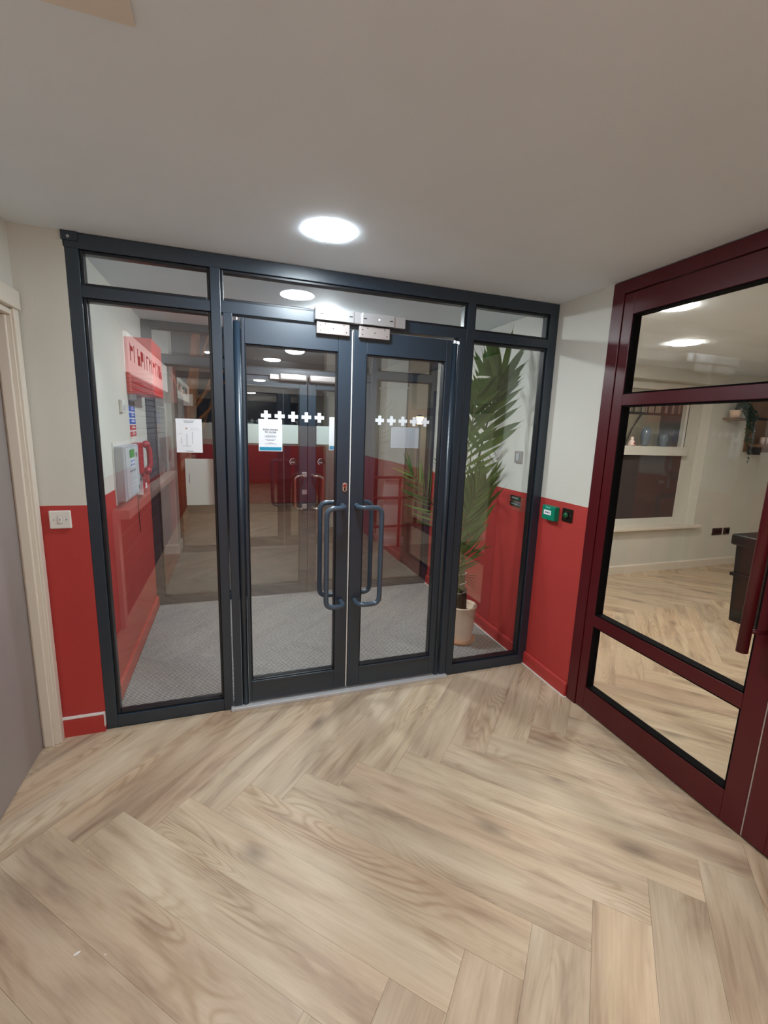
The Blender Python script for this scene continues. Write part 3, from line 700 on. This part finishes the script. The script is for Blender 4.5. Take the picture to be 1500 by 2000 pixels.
# ------------------------------------------------------------------ left lobby wall: alarm panel and signs
s = sub('alarm_panel', (0, .8, 1.28), 'grey fire alarm panel with small green display on left lobby wall', 'control panel')
bx('back_plate', M['white'], s, 0, .006, .545, 1.012, 1.10, 1.475, bev=.002)
bx('cabinet', M['greyp'], s, .0, .055, .56, 1.005, 1.120, 1.452, bev=.008, seg=3)
c = bx('control_face', mat('panel_face', srgb(196, 202, 208), .4), s, .0545, .058, .60, .985, 1.135, 1.440, bev=.0015)
bx('display', M['lcd'], c, .0575, .0595, .715, .85, 1.375, 1.425, bev=.0005)
bx('keypad', M['paper'], c, .0575, .0595, .715, .85, 1.315, 1.367, bev=.0005)
b = B()
for i in range(3):
    for j in range(2): box(b, .0593, .0605, .73+.04*i, .75+.04*i, 1.322+.024*j, 1.337+.024*j)
obj('keys', b, M['bsign'], c)
obj('key_switch', cyl(B(), (.057, .905, 1.385), (.063, .905, 1.385), .016, n=20), M['alud'], c)
bx('label_strip', M['inkg'], c, .0575, .0588, .70, .87, 1.285, 1.297)
for z in (1.262, 1.22, 1.195, 1.165): bx('label_line', M['paper'], c, .0575, .0585, .70, .88, z, z+.003)
bx('latch', M['bronzed'], c, .0575, .0595, .945, .955, 1.15, 1.178)
s = sub('fire_telephone', (.01, 1.1, 1.34), 'red emergency telephone handset beside the grey alarm panel', 'telephone')
bx('back_plate', M['white'], s, 0, .006, 1.014, 1.60, 1.232, 1.475, bev=.002)
bx('cradle', M['redp'], s, .006, .060, 1.02, 1.17, 1.235, 1.455, bev=.012, seg=3)
b = B(); tube(b, fillet([(.072, 1.20, 1.445), (.105, 1.225, 1.40), (.105, 1.225, 1.29), (.072, 1.20, 1.245)], .03), [.024]*3+[.019]*30, n=12) if False else tube(b, fillet([(.070, 1.19, 1.445), (.092, 1.205, 1.41), (.092, 1.205, 1.28), (.070, 1.19, 1.245)], .03), .019, n=12)
sphere(b, (.075, 1.185, 1.44), .028, n=14); sphere(b, (.075, 1.185, 1.25), .028, n=14); obj('handset', b, M['redp'], s, smooth=True)
b = B(); tube(b, [(.05+.010*math.cos(k*.9), 1.165+.010*math.sin(k*.9), 1.238-.0005*k) for k in range(60)], .0028, n=6); obj('cord', b, M['redp'], s, smooth=True)
s = sub('cable_trunking', (.0, 1.2, 1.2), 'short grey trunking box under the red handset', 'trunking')
bx('box', M['alud'], s, .001, .04, 1.09, 1.20, 1.198, 1.2265, bev=.003)
s = sub('fire_call_point', (.0, 1.27, 1.12), 'red break glass call point with white edge low on left lobby wall', 'call point')
bx('body', M['redp'], s, .001, .045, 1.21, 1.34, 1.075, 1.19, bev=.005); bx('rim', M['paper'], s, .001, .036, 1.202, 1.21, 1.07, 1.192, bev=.001)
bx('glass_front', M['paper'], s, .0445, .047, 1.245, 1.305, 1.112, 1.15, bev=.001)
b = B(); tube(b, [(.02, 1.08, 1.2), (.02, 1.07, 1.1), (.022, 1.075, .9), (.02, 1.09, .82)], .003, n=8); tag(obj('loose_cable', b, M['bronzed']), 'thin dark cable hanging down the red lobby wall', 'cable')
cols = [('dsign', 1.708, 1.742), ('bsign', 1.668, 1.703), ('bsign', 1.625, 1.660), ('bsign', 1.582, 1.617), ('rsign', 1.540, 1.575), ('rsign', 1.495, 1.530)]
lbs = ['navy sticker at the top of the sign column on left lobby wall', 'blue sign directly under the navy sticker on left lobby wall', 'blue sign in the middle of the sign column on left lobby wall',
       'lowest blue sign just above the red ones on left lobby wall', 'upper red sign in the column above the alarm panel', 'lowest red sign in the column just above the alarm panel']
for (mn, z0, z1), lb in zip(cols, lbs):
    s = sub('safety_sign', (0, 1.17, z0), lb, 'sign', 'safety signs above the alarm panel')
    bx('board', M['paper'], s, 0, .003, 1.055, 1.275, z0-.003, z1+.003); p = bx('print', M[mn], s, .0028, .0042, 1.065, 1.268, z0, z1)
    if mn != 'dsign': bx('lines', M['paper'], s, .004, .0048, 1.13, 1.245, (z0+z1)/2-.002, (z0+z1)/2+.002); bx('lines', M['paper'], s, .004, .0048, 1.13, 1.22, (z0+z1)/2+.008, (z0+z1)/2+.011)
s = sub('intercom', (0, .84, 1.69), 'small white intercom box on left lobby wall above the alarm panel', 'intercom')
bx('case', M['white'], s, 0, .022, .80, .88, 1.652, 1.735, bev=.006, seg=3); bx('grille', M['greyp'], s, .0215, .0235, .815, .865, 1.665, 1.70, bev=.001)
s = sub('red_box', (0, 1.25, 1.8), 'red painted boxing projecting high on left lobby wall', 'boxing')
bx('case', M['redbox'], s, 0, .165, 1.07, 1.52, 1.785, 2.155, bev=.002)
for k in range(5): bx('louvre', M['redbox'], s, .004, .161, 1.062, 1.070, 1.80+.030*k, 1.82+.030*k, bev=.002)
bx('underside_shade', M['greyp'], s, .0, .05, 1.09, 1.25, 1.748, 1.785, bev=.002)  # grey block holding the shade under the red box

# ------------------------------------------------------------------ notices on glass
YG = .0205
s = sub('notice', (.86, YG, 1.56), 'white PUSH DOORS TO CLOSE notice with cyan footer on the left door leaf', 'notice')
bx('sheet', M['paper'], s, .799, .921, YG-.0016, YG-.0006, 1.470, 1.637)
bx('footer', M['cyan'], s, .803, .917, YG-.0021, YG-.0015, 1.474, 1.492)
text('heading', 'PUSH DOORS', .0125, (.860, YG-.0018, 1.582), 'front', M['ink'], s, bold=True); text('heading', 'TO CLOSE', .0125, (.860, YG-.0018, 1.569), 'front', M['ink'], s, bold=True)
b = B()
for i, (z, w) in enumerate(((1.552, .05), (1.547, .064), (1.542, .05), (1.531, .056), (1.526, .04), (1.513, .024), (1.508, .06))): box(b, .86-w/2, .86+w/2, YG-.0020, YG-.0015, z, z+.0018)
obj('small_print', b, M['inkg'], s)
s = sub('notice', (.46, .03, 1.54), 'white sheet with small plan print on the left side pane', 'notice')
bx('sheet', M['paper'], s, .402, .523, .0290, .0302, 1.456, 1.624)
b = B()
for z, w in ((1.612, .052), (1.606, .04), (1.462, .036)): box(b, .462-w/2, .462+w/2, .0284, .0290, z, z+.0026)
obj('heading_lines', b, M['inkg'], s)
b = B()
for (x0, x1, z0, z1) in ((.45, .453, 1.49, 1.55), (.476, .479, 1.50, 1.56), (.425, .428, 1.50, 1.53), (.43, .47, 1.488, 1.49), (.41, .43, 1.548, 1.55), (.47, .51, 1.578, 1.579), (.47, .51, 1.57, 1.571)): box(b, x0, x1, .0284, .0290, z0, z1)
obj('plan_lines', b, mat('pale_print', srgb(190, 196, 208), .7), s)
bx('plan_mark', M['bronze'], s, .447, .455, .0284, .029, 1.572, 1.580)
s = sub('notice', (.5, .04, 1.3), 'larger blank pale sheet below the plan on the left side pane', 'notice')
bx('sheet', mat('blank_sheet', srgb(205, 212, 208), .7), s, .436, .572, .0375, .0385, 1.184, 1.424); bx('bar', M['inkg'], s, .452, .456, .0368, .0375, 1.30, 1.35)
s = sub('notice', (1.63, .03, 1.56), 'small blank landscape sheet on the right door leaf under the crosses', 'notice')
bx('sheet', mat('sheet_back', srgb(196, 202, 214), .7), s, 1.540, 1.714, .0275, .0285, 1.501, 1.621)
s = sub('notice', (1.6, YO, 1.55), 'narrow notice with cyan footer on the right outer door', 'notice')
bx('sheet', M['paper'], s, 1.530, 1.65, YO+.0165, YO+.0175, 1.395, 1.70); bx('footer', M['cyan'], s, 1.533, 1.647, YO+.016, YO+.0166, 1.40, 1.435)

# ------------------------------------------------------------------ palm in pot
PX, PY = 2.318, .44
pt = thing('potted_palm', (PX, PY, 0), 'tall potted palm in a pale terracotta pot behind the right side pane', 'plant')
b = B(); lathe(b, [(.005, .012), (.088, .012), (.092, .03), (.112, .285), (.116, .29), (.114, .298), (.106, .298), (.102, .28), (.088, .225), (.0, .225)], (PX, PY, 0)); obj('pot', b, M['terra'], pt, smooth=True)
b = B(); lathe(b, [(.004, 0), (.104, 0), (.118, .026), (.112, .028), (.098, .010), (.0, .010)], (PX, PY, 0)); obj('saucer', b, mat('terracotta_saucer', srgb(206, 142, 98), .75), pt, smooth=True)
b = B(); lathe(b, [(.0, .20), (.094, .20), (.095, .232), (.05, .240), (.0, .243)], (PX, PY, 0)); obj('soil', b, M['soil'], pt)
def leaflet_mesh(nm, L_=1.0, wmax=.045, droop=.25, n=9):
    bm = B(); L_ = 1.0; row = []
    for i in range(n+1):
        t = i/n; w = wmax*(math.sin(PI*min(1, t*1.05+.06))**.7 if t < .95 else .12*(1-t)/.05+.0)*1.0
        w = max(w, .001)
        x = t; z = -droop*t*t; 
        row.append((bm.verts.new((x, -w, z+w*.35)), bm.verts.new((x, 0, z)), bm.verts.new((x, w, z+w*.35))))
    for a, c in zip(row, row[1:]):
        bm.faces.new((a[0], c[0], c[1], a[1])); bm.faces.new((a[1], c[1], c[2], a[2]))
    me = bpy.data.meshes.new(nm); bm.to_mesh(me); bm.free(); me.materials.append(M['leaf'])
    for p in me.polygons: p.use_smooth = True
    return me
LM = [leaflet_mesh('leaflet_a', wmax=.050, droop=.12), leaflet_mesh('leaflet_b', wmax=.042, droop=.3), leaflet_mesh('leaflet_c', wmax=.024, droop=.35), leaflet_mesh('leaflet_d', wmax=.06, droop=.05)]
def bez(P, t):
    P = [Vector(p) for p in P]
    n = len(P)-1; x = t*n; i = min(int(x), n-1); u = x-i
    p0 = P[max(i-1, 0)]; p1 = P[i]; p2 = P[i+1]; p3 = P[min(i+2, n)]
    return .5*((2*p1)+(-p0+p2)*u+(2*p0-5*p1+4*p2-p3)*u*u+(-p0+3*p1-3*p2+p3)*u**3)
def frond(P, t0, n, side, lens, meshes, ang=(62, 22), up_=.15, r=.006, wscale=1.0, jitter=.12, sides=(1, -1)):
    fr_ = thing('tmp', (PX, PY, 0)); bpy.data.objects.remove(fr_)
    pts = [bez(P, k/24) for k in range(25)]
    b = B(); tube(b, pts, [r*(1.25-.95*k/24) for k in range(25)], n=8)
    f = obj('frond', b, M['stem'], pt, smooth=True)
    side = Vector(side).normalized()
    for i in range(n):
        t = t0+(1-t0)*(i+.5)/n; p = bez(P, t); T = (bez(P, min(1, t+.02))-bez(P, max(0, t-.02))).normalized()
        s_ = (side - T*side.dot(T)).normalized(); nrm = s_.cross(T).normalized()
        ts = (i+.5)/n
        Ln = lens[0]+(lens[1]-lens[0])*ts if len(lens) == 2 else (lens[0]+(lens[1]-lens[0])*min(1, ts*2) if ts < .5 else lens[1]+(lens[2]-lens[1])*(ts*2-1))
        a = R(ang[0]+(ang[1]-ang[0])*ts)
        for sg in sides:
            Lk = 1.0
            aa = a+random.uniform(-jitter, jitter); d_ = (T*math.cos(aa)+s_*sg*math.sin(aa)+nrm*random.uniform(-.18, .18)+Vector((0, 0, up_))).normalized()
            zax = (nrm - d_*nrm.dot(d_)).normalized()
            if zax.z < -.3: zax = -zax
            yax = zax.cross(d_).normalized(); ll = Ln*random.uniform(.88, 1.08)
            mt_ = Matrix((d_*ll, yax*ll*wscale, zax*ll)).transposed().to_4x4(); mt_.translation = p-WL[pt.name]
            tipx = p.x+d_.x*ll; tipz = p.z+d_.z*ll
            if tipx > 2.585: Lk = max(.3, (2.585-p.x)/max(1e-3, d_.x*ll))
            if tipz > 2.34: Lk = min(Lk, max(.3, (2.34-p.z)/max(1e-3, d_.z*ll)))
            if Lk < 1: mt_ = Matrix((d_*ll*Lk, yax*ll*wscale*max(Lk, .7), zax*ll*Lk)).transposed().to_4x4(); mt_.translation = p-WL[pt.name]
            o = bpy.data.objects.new('leaflet', random.choice(meshes)); link(o); o.parent = f; o.matrix_local = mt_
        
    return f
# canes
for (dx, dy, h, r_) in ((-.025, -.01, .62, .018), (.008, .0, .66, .016), (-.055, .015, .55, .014), (.03, .01, .45, .012)):
    b = B(); n_ = 7
    tube(b, [(PX+dx-.02*k/n_, PY+dy, .22+(h-.22)*k/n_) for k in range(n_+1)], [r_*(1.1-.3*k/n_) for k in range(n_+1)], n=10); obj('cane', b, M['stem'], pt, smooth=True)
    b = B()
    for k in range(1, 5): cyl(b, (PX+dx-.003*k, PY+dy, .24+.075*k), (PX+dx-.003*k, PY+dy, .245+.075*k), r_*1.14, n=12)
    obj('cane_rings', b, M['caulk'], pt)
    b = B(); cyl(b, (PX+dx, PY+dy, .22), (PX+dx-.005, PY+dy, .42), r_*1.5, r_*1.05, n=10); obj('sheath', b, M['stemd'], pt)
side = (.86, -.48, 0)
# main tall frond
main_frond = frond([(PX-.02, PY, .5), (2.28, .40, .95), (2.32, .36, 1.40), (2.375, .33, 1.76), (2.40, .31, 1.88), (2.415, .30, 1.96)], .42, 16, side, (.32, .38, .32), [LM[0], LM[3], LM[1]], ang=(60, 20), up_=.22, r=.009, wscale=1.25)
def spear(f, a, b_, w=1.0, mesh=0):
    a = Vector(a); b_ = Vector(b_); d_ = b_-a; ln = d_.length; d_.normalize()
    zax = Vector((-.25, -.9, .2)); zax = (zax-d_*zax.dot(d_)).normalized(); yax = zax.cross(d_).normalized()
    mt_ = Matrix((d_*ln, yax*ln*w, zax*ln)).transposed().to_4x4(); mt_.translation = a-WL[pt.name]
    o = bpy.data.objects.new('leaflet', LM[mesh]); link(o); o.parent = f; o.matrix_local = mt_
for a, b_, w in (((2.41, .30, 1.93), (2.505, .30, 2.355), 1.0), ((2.40, .30, 1.92), (2.27, .30, 2.27), .9), ((2.39, .31, 1.86), (2.19, .30, 2.14), 1.5), ((2.42, .30, 1.92), (2.575, .27, 2.16), .9),
                 ((2.41, .30, 1.84), (2.58, .24, 2.05), .6), ((2.38, .31, 1.80), (2.585, .20, 1.94), .7), ((2.37, .32, 1.80), (2.16, .28, 1.98), 1.3)):
    spear(main_frond, a, b_, w)
# second frond leaning left, in front
frond([(PX-.04, PY, .5), (2.20, .36, .90), (2.19, .32, 1.25), (2.21, .30, 1.60), (2.25, .30, 1.86)], .38, 17, (.9, -.45, 0), (.30, .30, .22), [LM[1], LM[0]], ang=(66, 30), up_=.12, r=.008, wscale=1.15)
# back frond
frond([(PX, PY+.01, .5), (2.30, .50, .95), (2.38, .58, 1.35), (2.44, .62, 1.68), (2.47, .60, 1.85)], .40, 14, (.7, .7, 0), (.24, .26, .20), [LM[1], LM[2]], ang=(66, 34), up_=.05)
# mid frond with drooping narrow leaflets toward the right
frond([(PX-.03, PY-.01, .45), (2.25, .36, .70), (2.26, .30, .95), (2.30, .27, 1.16), (2.34, .26, 1.28)], .18, 30, (.95, -.2, 0), (.27, .30, .20), [LM[2], LM[1]], ang=(60, 32), up_=.20, wscale=1.15)
frond([(PX-.03, PY-.01, .40), (2.20, .34, .62), (2.17, .27, .88), (2.20, .22, 1.10), (2.25, .20, 1.22)], .18, 28, (.95, -.3, 0), (.24, .26, .18), [LM[2], LM[1]], ang=(60, 32), up_=.15, wscale=1.1)
# low left arching frond seen through the right door leaf
frond([(PX-.05, PY, .45), (2.13, .36, .80), (2.0, .32, 1.05), (1.88, .30, 1.22), (1.78, .29, 1.33)], .35, 15, (.5, -.3, .8), (.24, .24, .16), [LM[2], LM[1]], ang=(48, 18), up_=-.1, wscale=.7)
b = B()
for k in range(5): tube(b, [(PX+.0, PY-.02, .48+.015*k), (PX+.05+.008*k, PY-.04, .45+.02*k), (PX+.075, PY-.05, .42+.03*k)], .0025, n=5)
obj('dry_fibres', b, M['stem'], pt)

bpy.context.view_layer.update()
for o in bpy.data.objects:
    if o.name.startswith('leaflet'):
        for _ in range(40):
            mw = o.parent.matrix_world @ o.matrix_local if False else Matrix.Translation(WL[pt.name]) @ o.matrix_local
            mx_ = max((mw @ Vector(v)).x for v in o.bound_box)
            if mx_ < 2.598: break
            q = o.matrix_local.copy()
            for c_ in range(3):
                for r_i in range(3): q[r_i][c_] *= .9
            o.matrix_local = q
# ------------------------------------------------------------------ side room: window, sill, sockets, shelf, plant, bin
w = thing('window_4', (5.3, 1.6, .56), 'cream sash window with dark lower sash in the side room', 'window', kind='structure')
x0, x1 = 4.62, 6.13; yw = 1.62
cw = M['cream']
bx('frame', cw, w, x0, 4.80, yw, yw+.09, .53, 2.26, bev=.003); bx('frame', cw, w, 5.93, x1, yw, yw+.09, .53, 2.26, bev=.003)
bx('frame', cw, w, 4.80, 5.93, yw, yw+.09, 2.17, 2.26, bev=.003); bx('frame', cw, w, 4.80, 5.93, yw, yw+.09, .53, .64, bev=.003)
bx('meeting_rail', cw, w, 4.80, 5.93, yw-.06, yw+.06, 1.41, 1.515, bev=.004)
bx('lower_panel', M['darkglass'], w, 4.80, 5.93, yw+.01, yw+.03, .64, 1.41)
g = B(); box(g, 4.80, 5.93, yw+.04, yw+.046, 1.515, 2.17); obj('pane', g, M['glass'], w)
bx('sash_bead', M['bronzed'], w, 5.925, 5.932, yw-.001, yw+.003, 1.50, 2.17)
tag(obj('window_sill', box(B(), 4.50, 6.20, 1.43, yw, .53, .562, bev=.006), M['white_gloss']), 'pale window sill board in the side room', 'window sill', kind='structure')
bpy.data.objects['window_sill'].name = 'trim_7'
for (xa_, xb_, lb) in ((6.485, 6.655, 'wider'), (6.69, 6.795, 'narrower')):
    s = sub('wall_socket', (xa_, 1.49, .41), 'black wall socket under the shelf plant, the %s of two' % lb, 'socket')
    bx('plate', M['blackp'], s, xa_, xb_, 1.478, 1.49, .41, .50, bev=.003)
    bx('insert', M['black'], s, xa_+.02, xb_-.02, 1.475, 1.479, .43, .48, bev=.001)
# items on the meeting rail / ledge
def ornament(x, lb):
    s = sub('table_lantern', (x, yw-.03, 1.515), lb, 'lantern')
    b = B(); lathe(b, [(.0, 0), (.035, 0), (.040, .02), (.028, .055), (.014, .075), (.022, .09), (.010, .105), (0, .106)], (x, yw-.03, 1.515), n=20); obj('body', b, M['ceramic'], s, smooth=True)
    b = B(); cyl(b, (x, yw-.072, 1.545), (x, yw-.064, 1.545), .010, n=12); obj('opening', b, M['redp'], s)
ornament(4.885, 'small pale ceramic ornament at the left end of the window ledge'); ornament(5.06, 'small pale ceramic ornament beside the glass jar on the ledge')
def jar(x, r, h, lb):
    s = sub('glass_jar', (x, yw-.02, 1.515), lb, 'jar')
    b = B(); lathe(b, [(.0, 0), (r*.5, 0), (r*.75, h*.1), (r, h*.55), (r*.9, h*.85), (r*.55, h), (r*.5, h), (r*.85, h*.83), (r*.95, h*.55), (r*.7, h*.12), (0, h*.03)], (x, yw-.02, 1.515), n=28)
    obj('body', b, mat('smoky_glass', srgb(96, 108, 120), .12, spec=.8), s, smooth=True)
jar(5.27, .055, .22, 'large rounded silvery jar in the middle of the window ledge'); jar(5.56, .045, .15, 'smaller silvery jar to the right on the window ledge')
bp_ = thing('darker_wall_stand_in', (7.2, 1.47, 1.2), 'brown board standing in for the darker side room wall behind the shelf', 'panel')  # brown board added in place of the darker wall past the corner
bx('board', M['brownw'], bp_, 6.78, 7.9, 1.477, 1.489, 1.48, 2.16, bev=.002); bx('batten', M['darkw'], bp_, 6.78, 7.9, 1.462, 1.478, 1.88, 1.91, bev=.002)
sh = thing('wall_shelf', (7.3, 1.45, 1.55), 'brown wall shelf at the right of the side room', 'shelf')
bx('board', M['brownw'], sh, 6.82, 7.9, 1.29, 1.461, 1.545, 1.58, bev=.003); bx('bracket', M['darkw'], sh, 6.83, 6.86, 1.33, 1.461, 1.45, 1.545, bev=.002)
for i, x in enumerate((6.97, 7.06, 7.15)):
    s = sub('shelf_glass', (x, 1.40, 1.58), 'small pale glass on the brown shelf, %s from the left' % ('first', 'second', 'third')[i], 'glass', 'glasses on the brown shelf')
    b = B(); lathe(b, [(0, 0), (.022, 0), (.028, .09), (.025, .09), (.019, .006), (0, .006)], (x, 1.40, 1.58), n=16); obj('bowl', b, M['ceramic'], s, smooth=True)
s = thing('small_wall_shelf', (6.5, 1.45, 1.86), 'small bracket shelf carrying the trailing plant', 'shelf')
bx('board', M['brownw'], s, 6.33, 6.66, 1.33, 1.49, 1.86, 1.885, bev=.003)
tp = thing('trailing_plant', (6.5, 1.41, 1.885), 'dark green trailing plant hanging from the small wall shelf', 'plant')
b = B(); lathe(b, [(0, 0), (.05, 0), (.062, .09), (.056, .09), (.045, .01), (0, .01)], (6.42, 1.41, 1.885), n=20); obj('pot', b, M['terra'], tp, smooth=True)
random.seed(3)
for k in range(15):
    a = random.uniform(0, 2*PI); e = random.choice((.12, .2, .3, .42, .55)) if k > 4 else .05
    x_ = 6.42+random.uniform(.0, .26); p = [(6.42, 1.41, 1.96), (6.42+(x_-6.42)*.6, 1.39, 2.06+random.uniform(-.02, .03)), (x_, 1.33, 1.97), (x_+.03*random.random(), 1.30, 1.93-e*.5), (x_+random.uniform(-.03, .05), 1.30, 1.90-e)]
    b = B(); pts = [bez(p, j/14) for j in range(15)]; tube(b, pts, .003, n=5)
    st = obj('vine', b, M['ivy'], tp)
    b = B()
    for j in range(2, 30):
        c = bez(p, j/30); q = Matrix.Rotation(random.uniform(0, 6), 4, 'Z') @ Matrix.Rotation(random.uniform(-1, 1), 4, 'X')
        vs = [bm_v for bm_v in ((-.0, -.02, 0), (.018, 0, .004), (0, .03, 0), (-.018, 0, .004))]
        vv = [b.verts.new(c+(q @ Vector(v))) for v in vs]; b.faces.new(vv)
    obj('leaves', b, M['ivy'], st)['kind'] = 'stuff'
bn = thing('waste_bin', (5.12, .1, 0), 'black plastic bin with overhanging lid in the side room, behind the maroon handle', 'bin')
def frus(bm, x0, x1, y0, y1, z0, X0, X1, Y0, Y1, z1):
    lo = [bm.verts.new(p) for p in ((x0, y0, z0), (x1, y0, z0), (x1, y1, z0), (x0, y1, z0))]; hi = [bm.verts.new(p) for p in ((X0, Y0, z1), (X1, Y0, z1), (X1, Y1, z1), (X0, Y1, z1))]
    bm.faces.new(list(reversed(lo))); bm.faces.new(hi)
    for k in range(4): bm.faces.new((lo[k], lo[(k+1) % 4], hi[(k+1) % 4], hi[k]))
    return bm
obj('body', frus(B(), 4.93, 5.26, -.13, .16, .0, 4.90, 5.30, -.16, .13+.06, .70), M['blackp'], bn)
bx('lid', M['blackp'], bn, 4.87, 5.33, -.19, .23, .70, .80, bev=.02, seg=3); bx('rib', M['blackp'], bn, 4.89, 5.31, -.165, .20, .42, .45, bev=.004)

# ------------------------------------------------------------------ outside the outer doors
def column(x, y, w_, label):
    t = thing('column', (x, y, -.06), label, 'column', 'white columns outside')
    bx('shaft', M['stone'], t, x-w_/2, x+w_/2, y-w_/2, y+w_/2, .0, 2.9, bev=.01); bx('capital', M['stone'], t, x-w_/2-.03, x+w_/2+.03, y-w_/2-.03, y+w_/2+.03, 2.33, 2.39, bev=.01)
    bx('neck_moulding', M['stone'], t, x-w_/2-.012, x+w_/2+.012, y-w_/2-.012, y+w_/2+.012, 2.16, 2.19, bev=.006)
    bx('plinth', M['stone'], t, x-w_/2-.02, x+w_/2+.02, y-w_/2-.02, y+w_/2+.02, -.06, .06, bev=.006)
column(2.83, 3.62, .30, 'nearer white column standing outside behind the dark railing tinted with mirrored red'); column(2.22, 4.95, .20, 'slimmer white column farther outside the outer doors'); column(-.19, 3.8, .33, 'white column outside at the left, beside the tree trunk')
rl = thing('railing', (2.9, 3.4, -.06), 'dark railing with three bars outside the outer doors, mirrored red in its colour', 'railing')
for z in (.95, .66, .25):
    b = B(); cyl(b, (2.2, 3.4, z), (4.4, 3.4, z), .018, n=14); obj('rail', b, M['railm'], rl, smooth=True)
for x in (2.24, 2.90, 3.65, 4.36):
    b = B(); cyl(b, (x, 3.4, -.06), (x, 3.4, .95), .02, n=14); obj('post', b, M['railm'], rl, smooth=True)
tr = thing('tree', (.0, 5.0, -.06), 'street-lit tree trunk with upward limbs outside, left of the outer doors', 'tree')
b = B(); tube(b, [(-.15, 5, -.06), (-.10, 5.02, .7), (.02, 5, 1.3), (.08, 5, 1.75), (.16, 5.02, 2.4), (.22, 5, 3.2)], [.13, .10, .09, .085, .07, .05], n=14); obj('trunk', b, M['bark'], tr, smooth=True)
for k, (z, dx, dy) in enumerate(((1.55, .55, .1), (1.75, .42, -.1), (1.95, -.35, .2), (1.9, .65, .3), (2.2, .35, -.2), (1.3, .35, .2))):
    b = B(); p = [(.06, 5, z), (.06+dx*.5, 5+dy*.5, z+.25), (.06+dx, 5+dy, z+.75)]; tube(b, [bez(p, j/8) for j in range(9)], [.035*(1-.09*j) for j in range(9)], n=8); obj('branch', b, M['bark'], tr, smooth=True)
s = thing('tree_notice', (.05, 4.88, 1.9), 'small pale sheet fixed to the tree trunk outside', 'notice')
bx('sheet', M['paper'], s, .0, .13, 4.895, 4.898, 1.85, 2.02)
t = thing('column_fill_light', (1.3, YO+.1, 2.62), 'unseen added light over the outer doors, brightening the columns outside', 'lamp')  # added source, out of sight, to brighten the columns
bx('housing', M['white'], t, 1.12, 1.48, YO+.085, YO+.11, 2.56, 2.70, bev=.004)
b = B(); box(b, 1.14, 1.46, YO+.11, YO+.15, 2.58, 2.68, bev=.012); obj('diffuser', b, mat('column_fill_glow', (1, 1, 1, 1), .5, emit=(.86, .92, 1, 1), estr=130), t)
def lantern(x, y, z, em, e, r, label):
    t = thing('street_lamp', (x, y, -.06), label, 'lamp')
    b = B(); cyl(b, (x, y, -.06), (x, y, z-r), .03, .022, n=12); obj('pole', b, M['darkw'], t)
    mt = mat('lantern_glow', (1, .7, .4, 1), .5, emit=(*em, 1), estr=e)
    b = B(); cyl(b, (x, y, z-r), (x, y, z+r), r*.7, r, n=16); obj('lamp_glass', b, mt, t)
    b = B(); cyl(b, (x, y, z+r), (x, y, z+r*1.6), r*1.1, r*.2, n=16); obj('cap', b, M['darkw'], t)
lantern(3.62, 4.5, 1.77, (1, .55, .25), 16, .06, 'orange lit lantern outside, seen through the right door leaf')
lantern(-1.2, 3.6, 3.0, (1, .52, .22), 60, .12, 'orange street lamp outside lighting the tree')
# building beyond the side room window
sb = thing('station_building', (5.5, 5.0, -.06), 'pale building with dark doorways seen through the side room window', 'building')
def fac():
    bm = B(); box(bm, 3.6, 9.5, 5.0, 5.2, -.06, 3.4); return bm
obj('wall', fac(), M['stationw'], sb)
for x in (5.15, 6.05, 6.95, 7.85):
    f = bx('window', M['stationw'], sb, x, x+.52, 4.96, 5.0, 1.0, 2.05, bev=.01); bx('pane', M['blackp'], f, x+.05, x+.47, 4.95, 4.961, 1.05, 2.0)
bx('canopy_beam', M['darkw'], sb, 3.6, 9.5, 3.7, 3.8, 2.02, 2.06, bev=.004)
for k in range(26): bx('canopy_slat', M['darkw'], sb, 4.6+.16*k, 4.63+.16*k, 3.72, 3.77, 2.06, 2.36)
for x in (5.6, 7.2):
    b = B(); tube(b, [(x, 3.75, -.06), (x, 3.75, 1.3), (x-.02, 3.75, 2.04)], .03, n=10); obj('canopy_post', b, M['darkw'], sb)
    b = B(); tube(b, [(x, 3.75, 1.35), (x+.18, 3.75, 1.8), (x+.35, 3.75, 2.03)], .02, n=8); obj('brace', b, M['darkw'], sb)
lampb = thing('facade_fill_lamp', (7.0, 4.9, 2.9), 'unseen added lamp brightening the pale building outside the side room', 'lamp')  # added hidden source that brightens the facade
b = B(); sphere(b, (6.9, 4.2, 2.9), .09, n=16); obj('globe', b, mat('facade_fill_glow', (1, .8, .6, 1), .5, emit=(1, .85, .7, 1), estr=420), lampb, smooth=True)
b = B(); cyl(b, (6.9, 4.2, 2.98), (6.9, 4.98, 3.05), .015, n=8); obj('bracket', b, M['darkw'], lampb)

# paint flecks on the planks
for i, (x, y, lx, ly, a, lb) in enumerate(((.176, -1.124, .010, .004, .4, 'white paint fleck on a plank at lower left of the floor, largest one'), (.109, -.753, .0035, .0016, 1.0, 'tiny white paint fleck on the planks nearest the short red skirting'), (.258, -1.153, .004, .0016, .2, 'tiny white paint fleck beside the largest one'))):
    b = B(); bmesh.ops.create_icosphere(b, subdivisions=2, radius=1, matrix=Matrix.Translation((x, y, .0002)) @ Matrix.Rotation(a, 4, 'Z') @ Matrix.Diagonal((lx, ly, .0008, 1)))
    tag(obj('paint_fleck', b, M['caulk'], None), lb, 'paint fleck')
for o in bpy.data.objects:
    if o.name.split('.')[0] in ('fascia_lettering', 'heading_lines', 'cane_rings', 'small_print', 'screw_heads', 'plan_lines', 'keys', 'marking', 'dry_fibres', 'heading', 'pull_text'): o['kind'] = 'stuff'
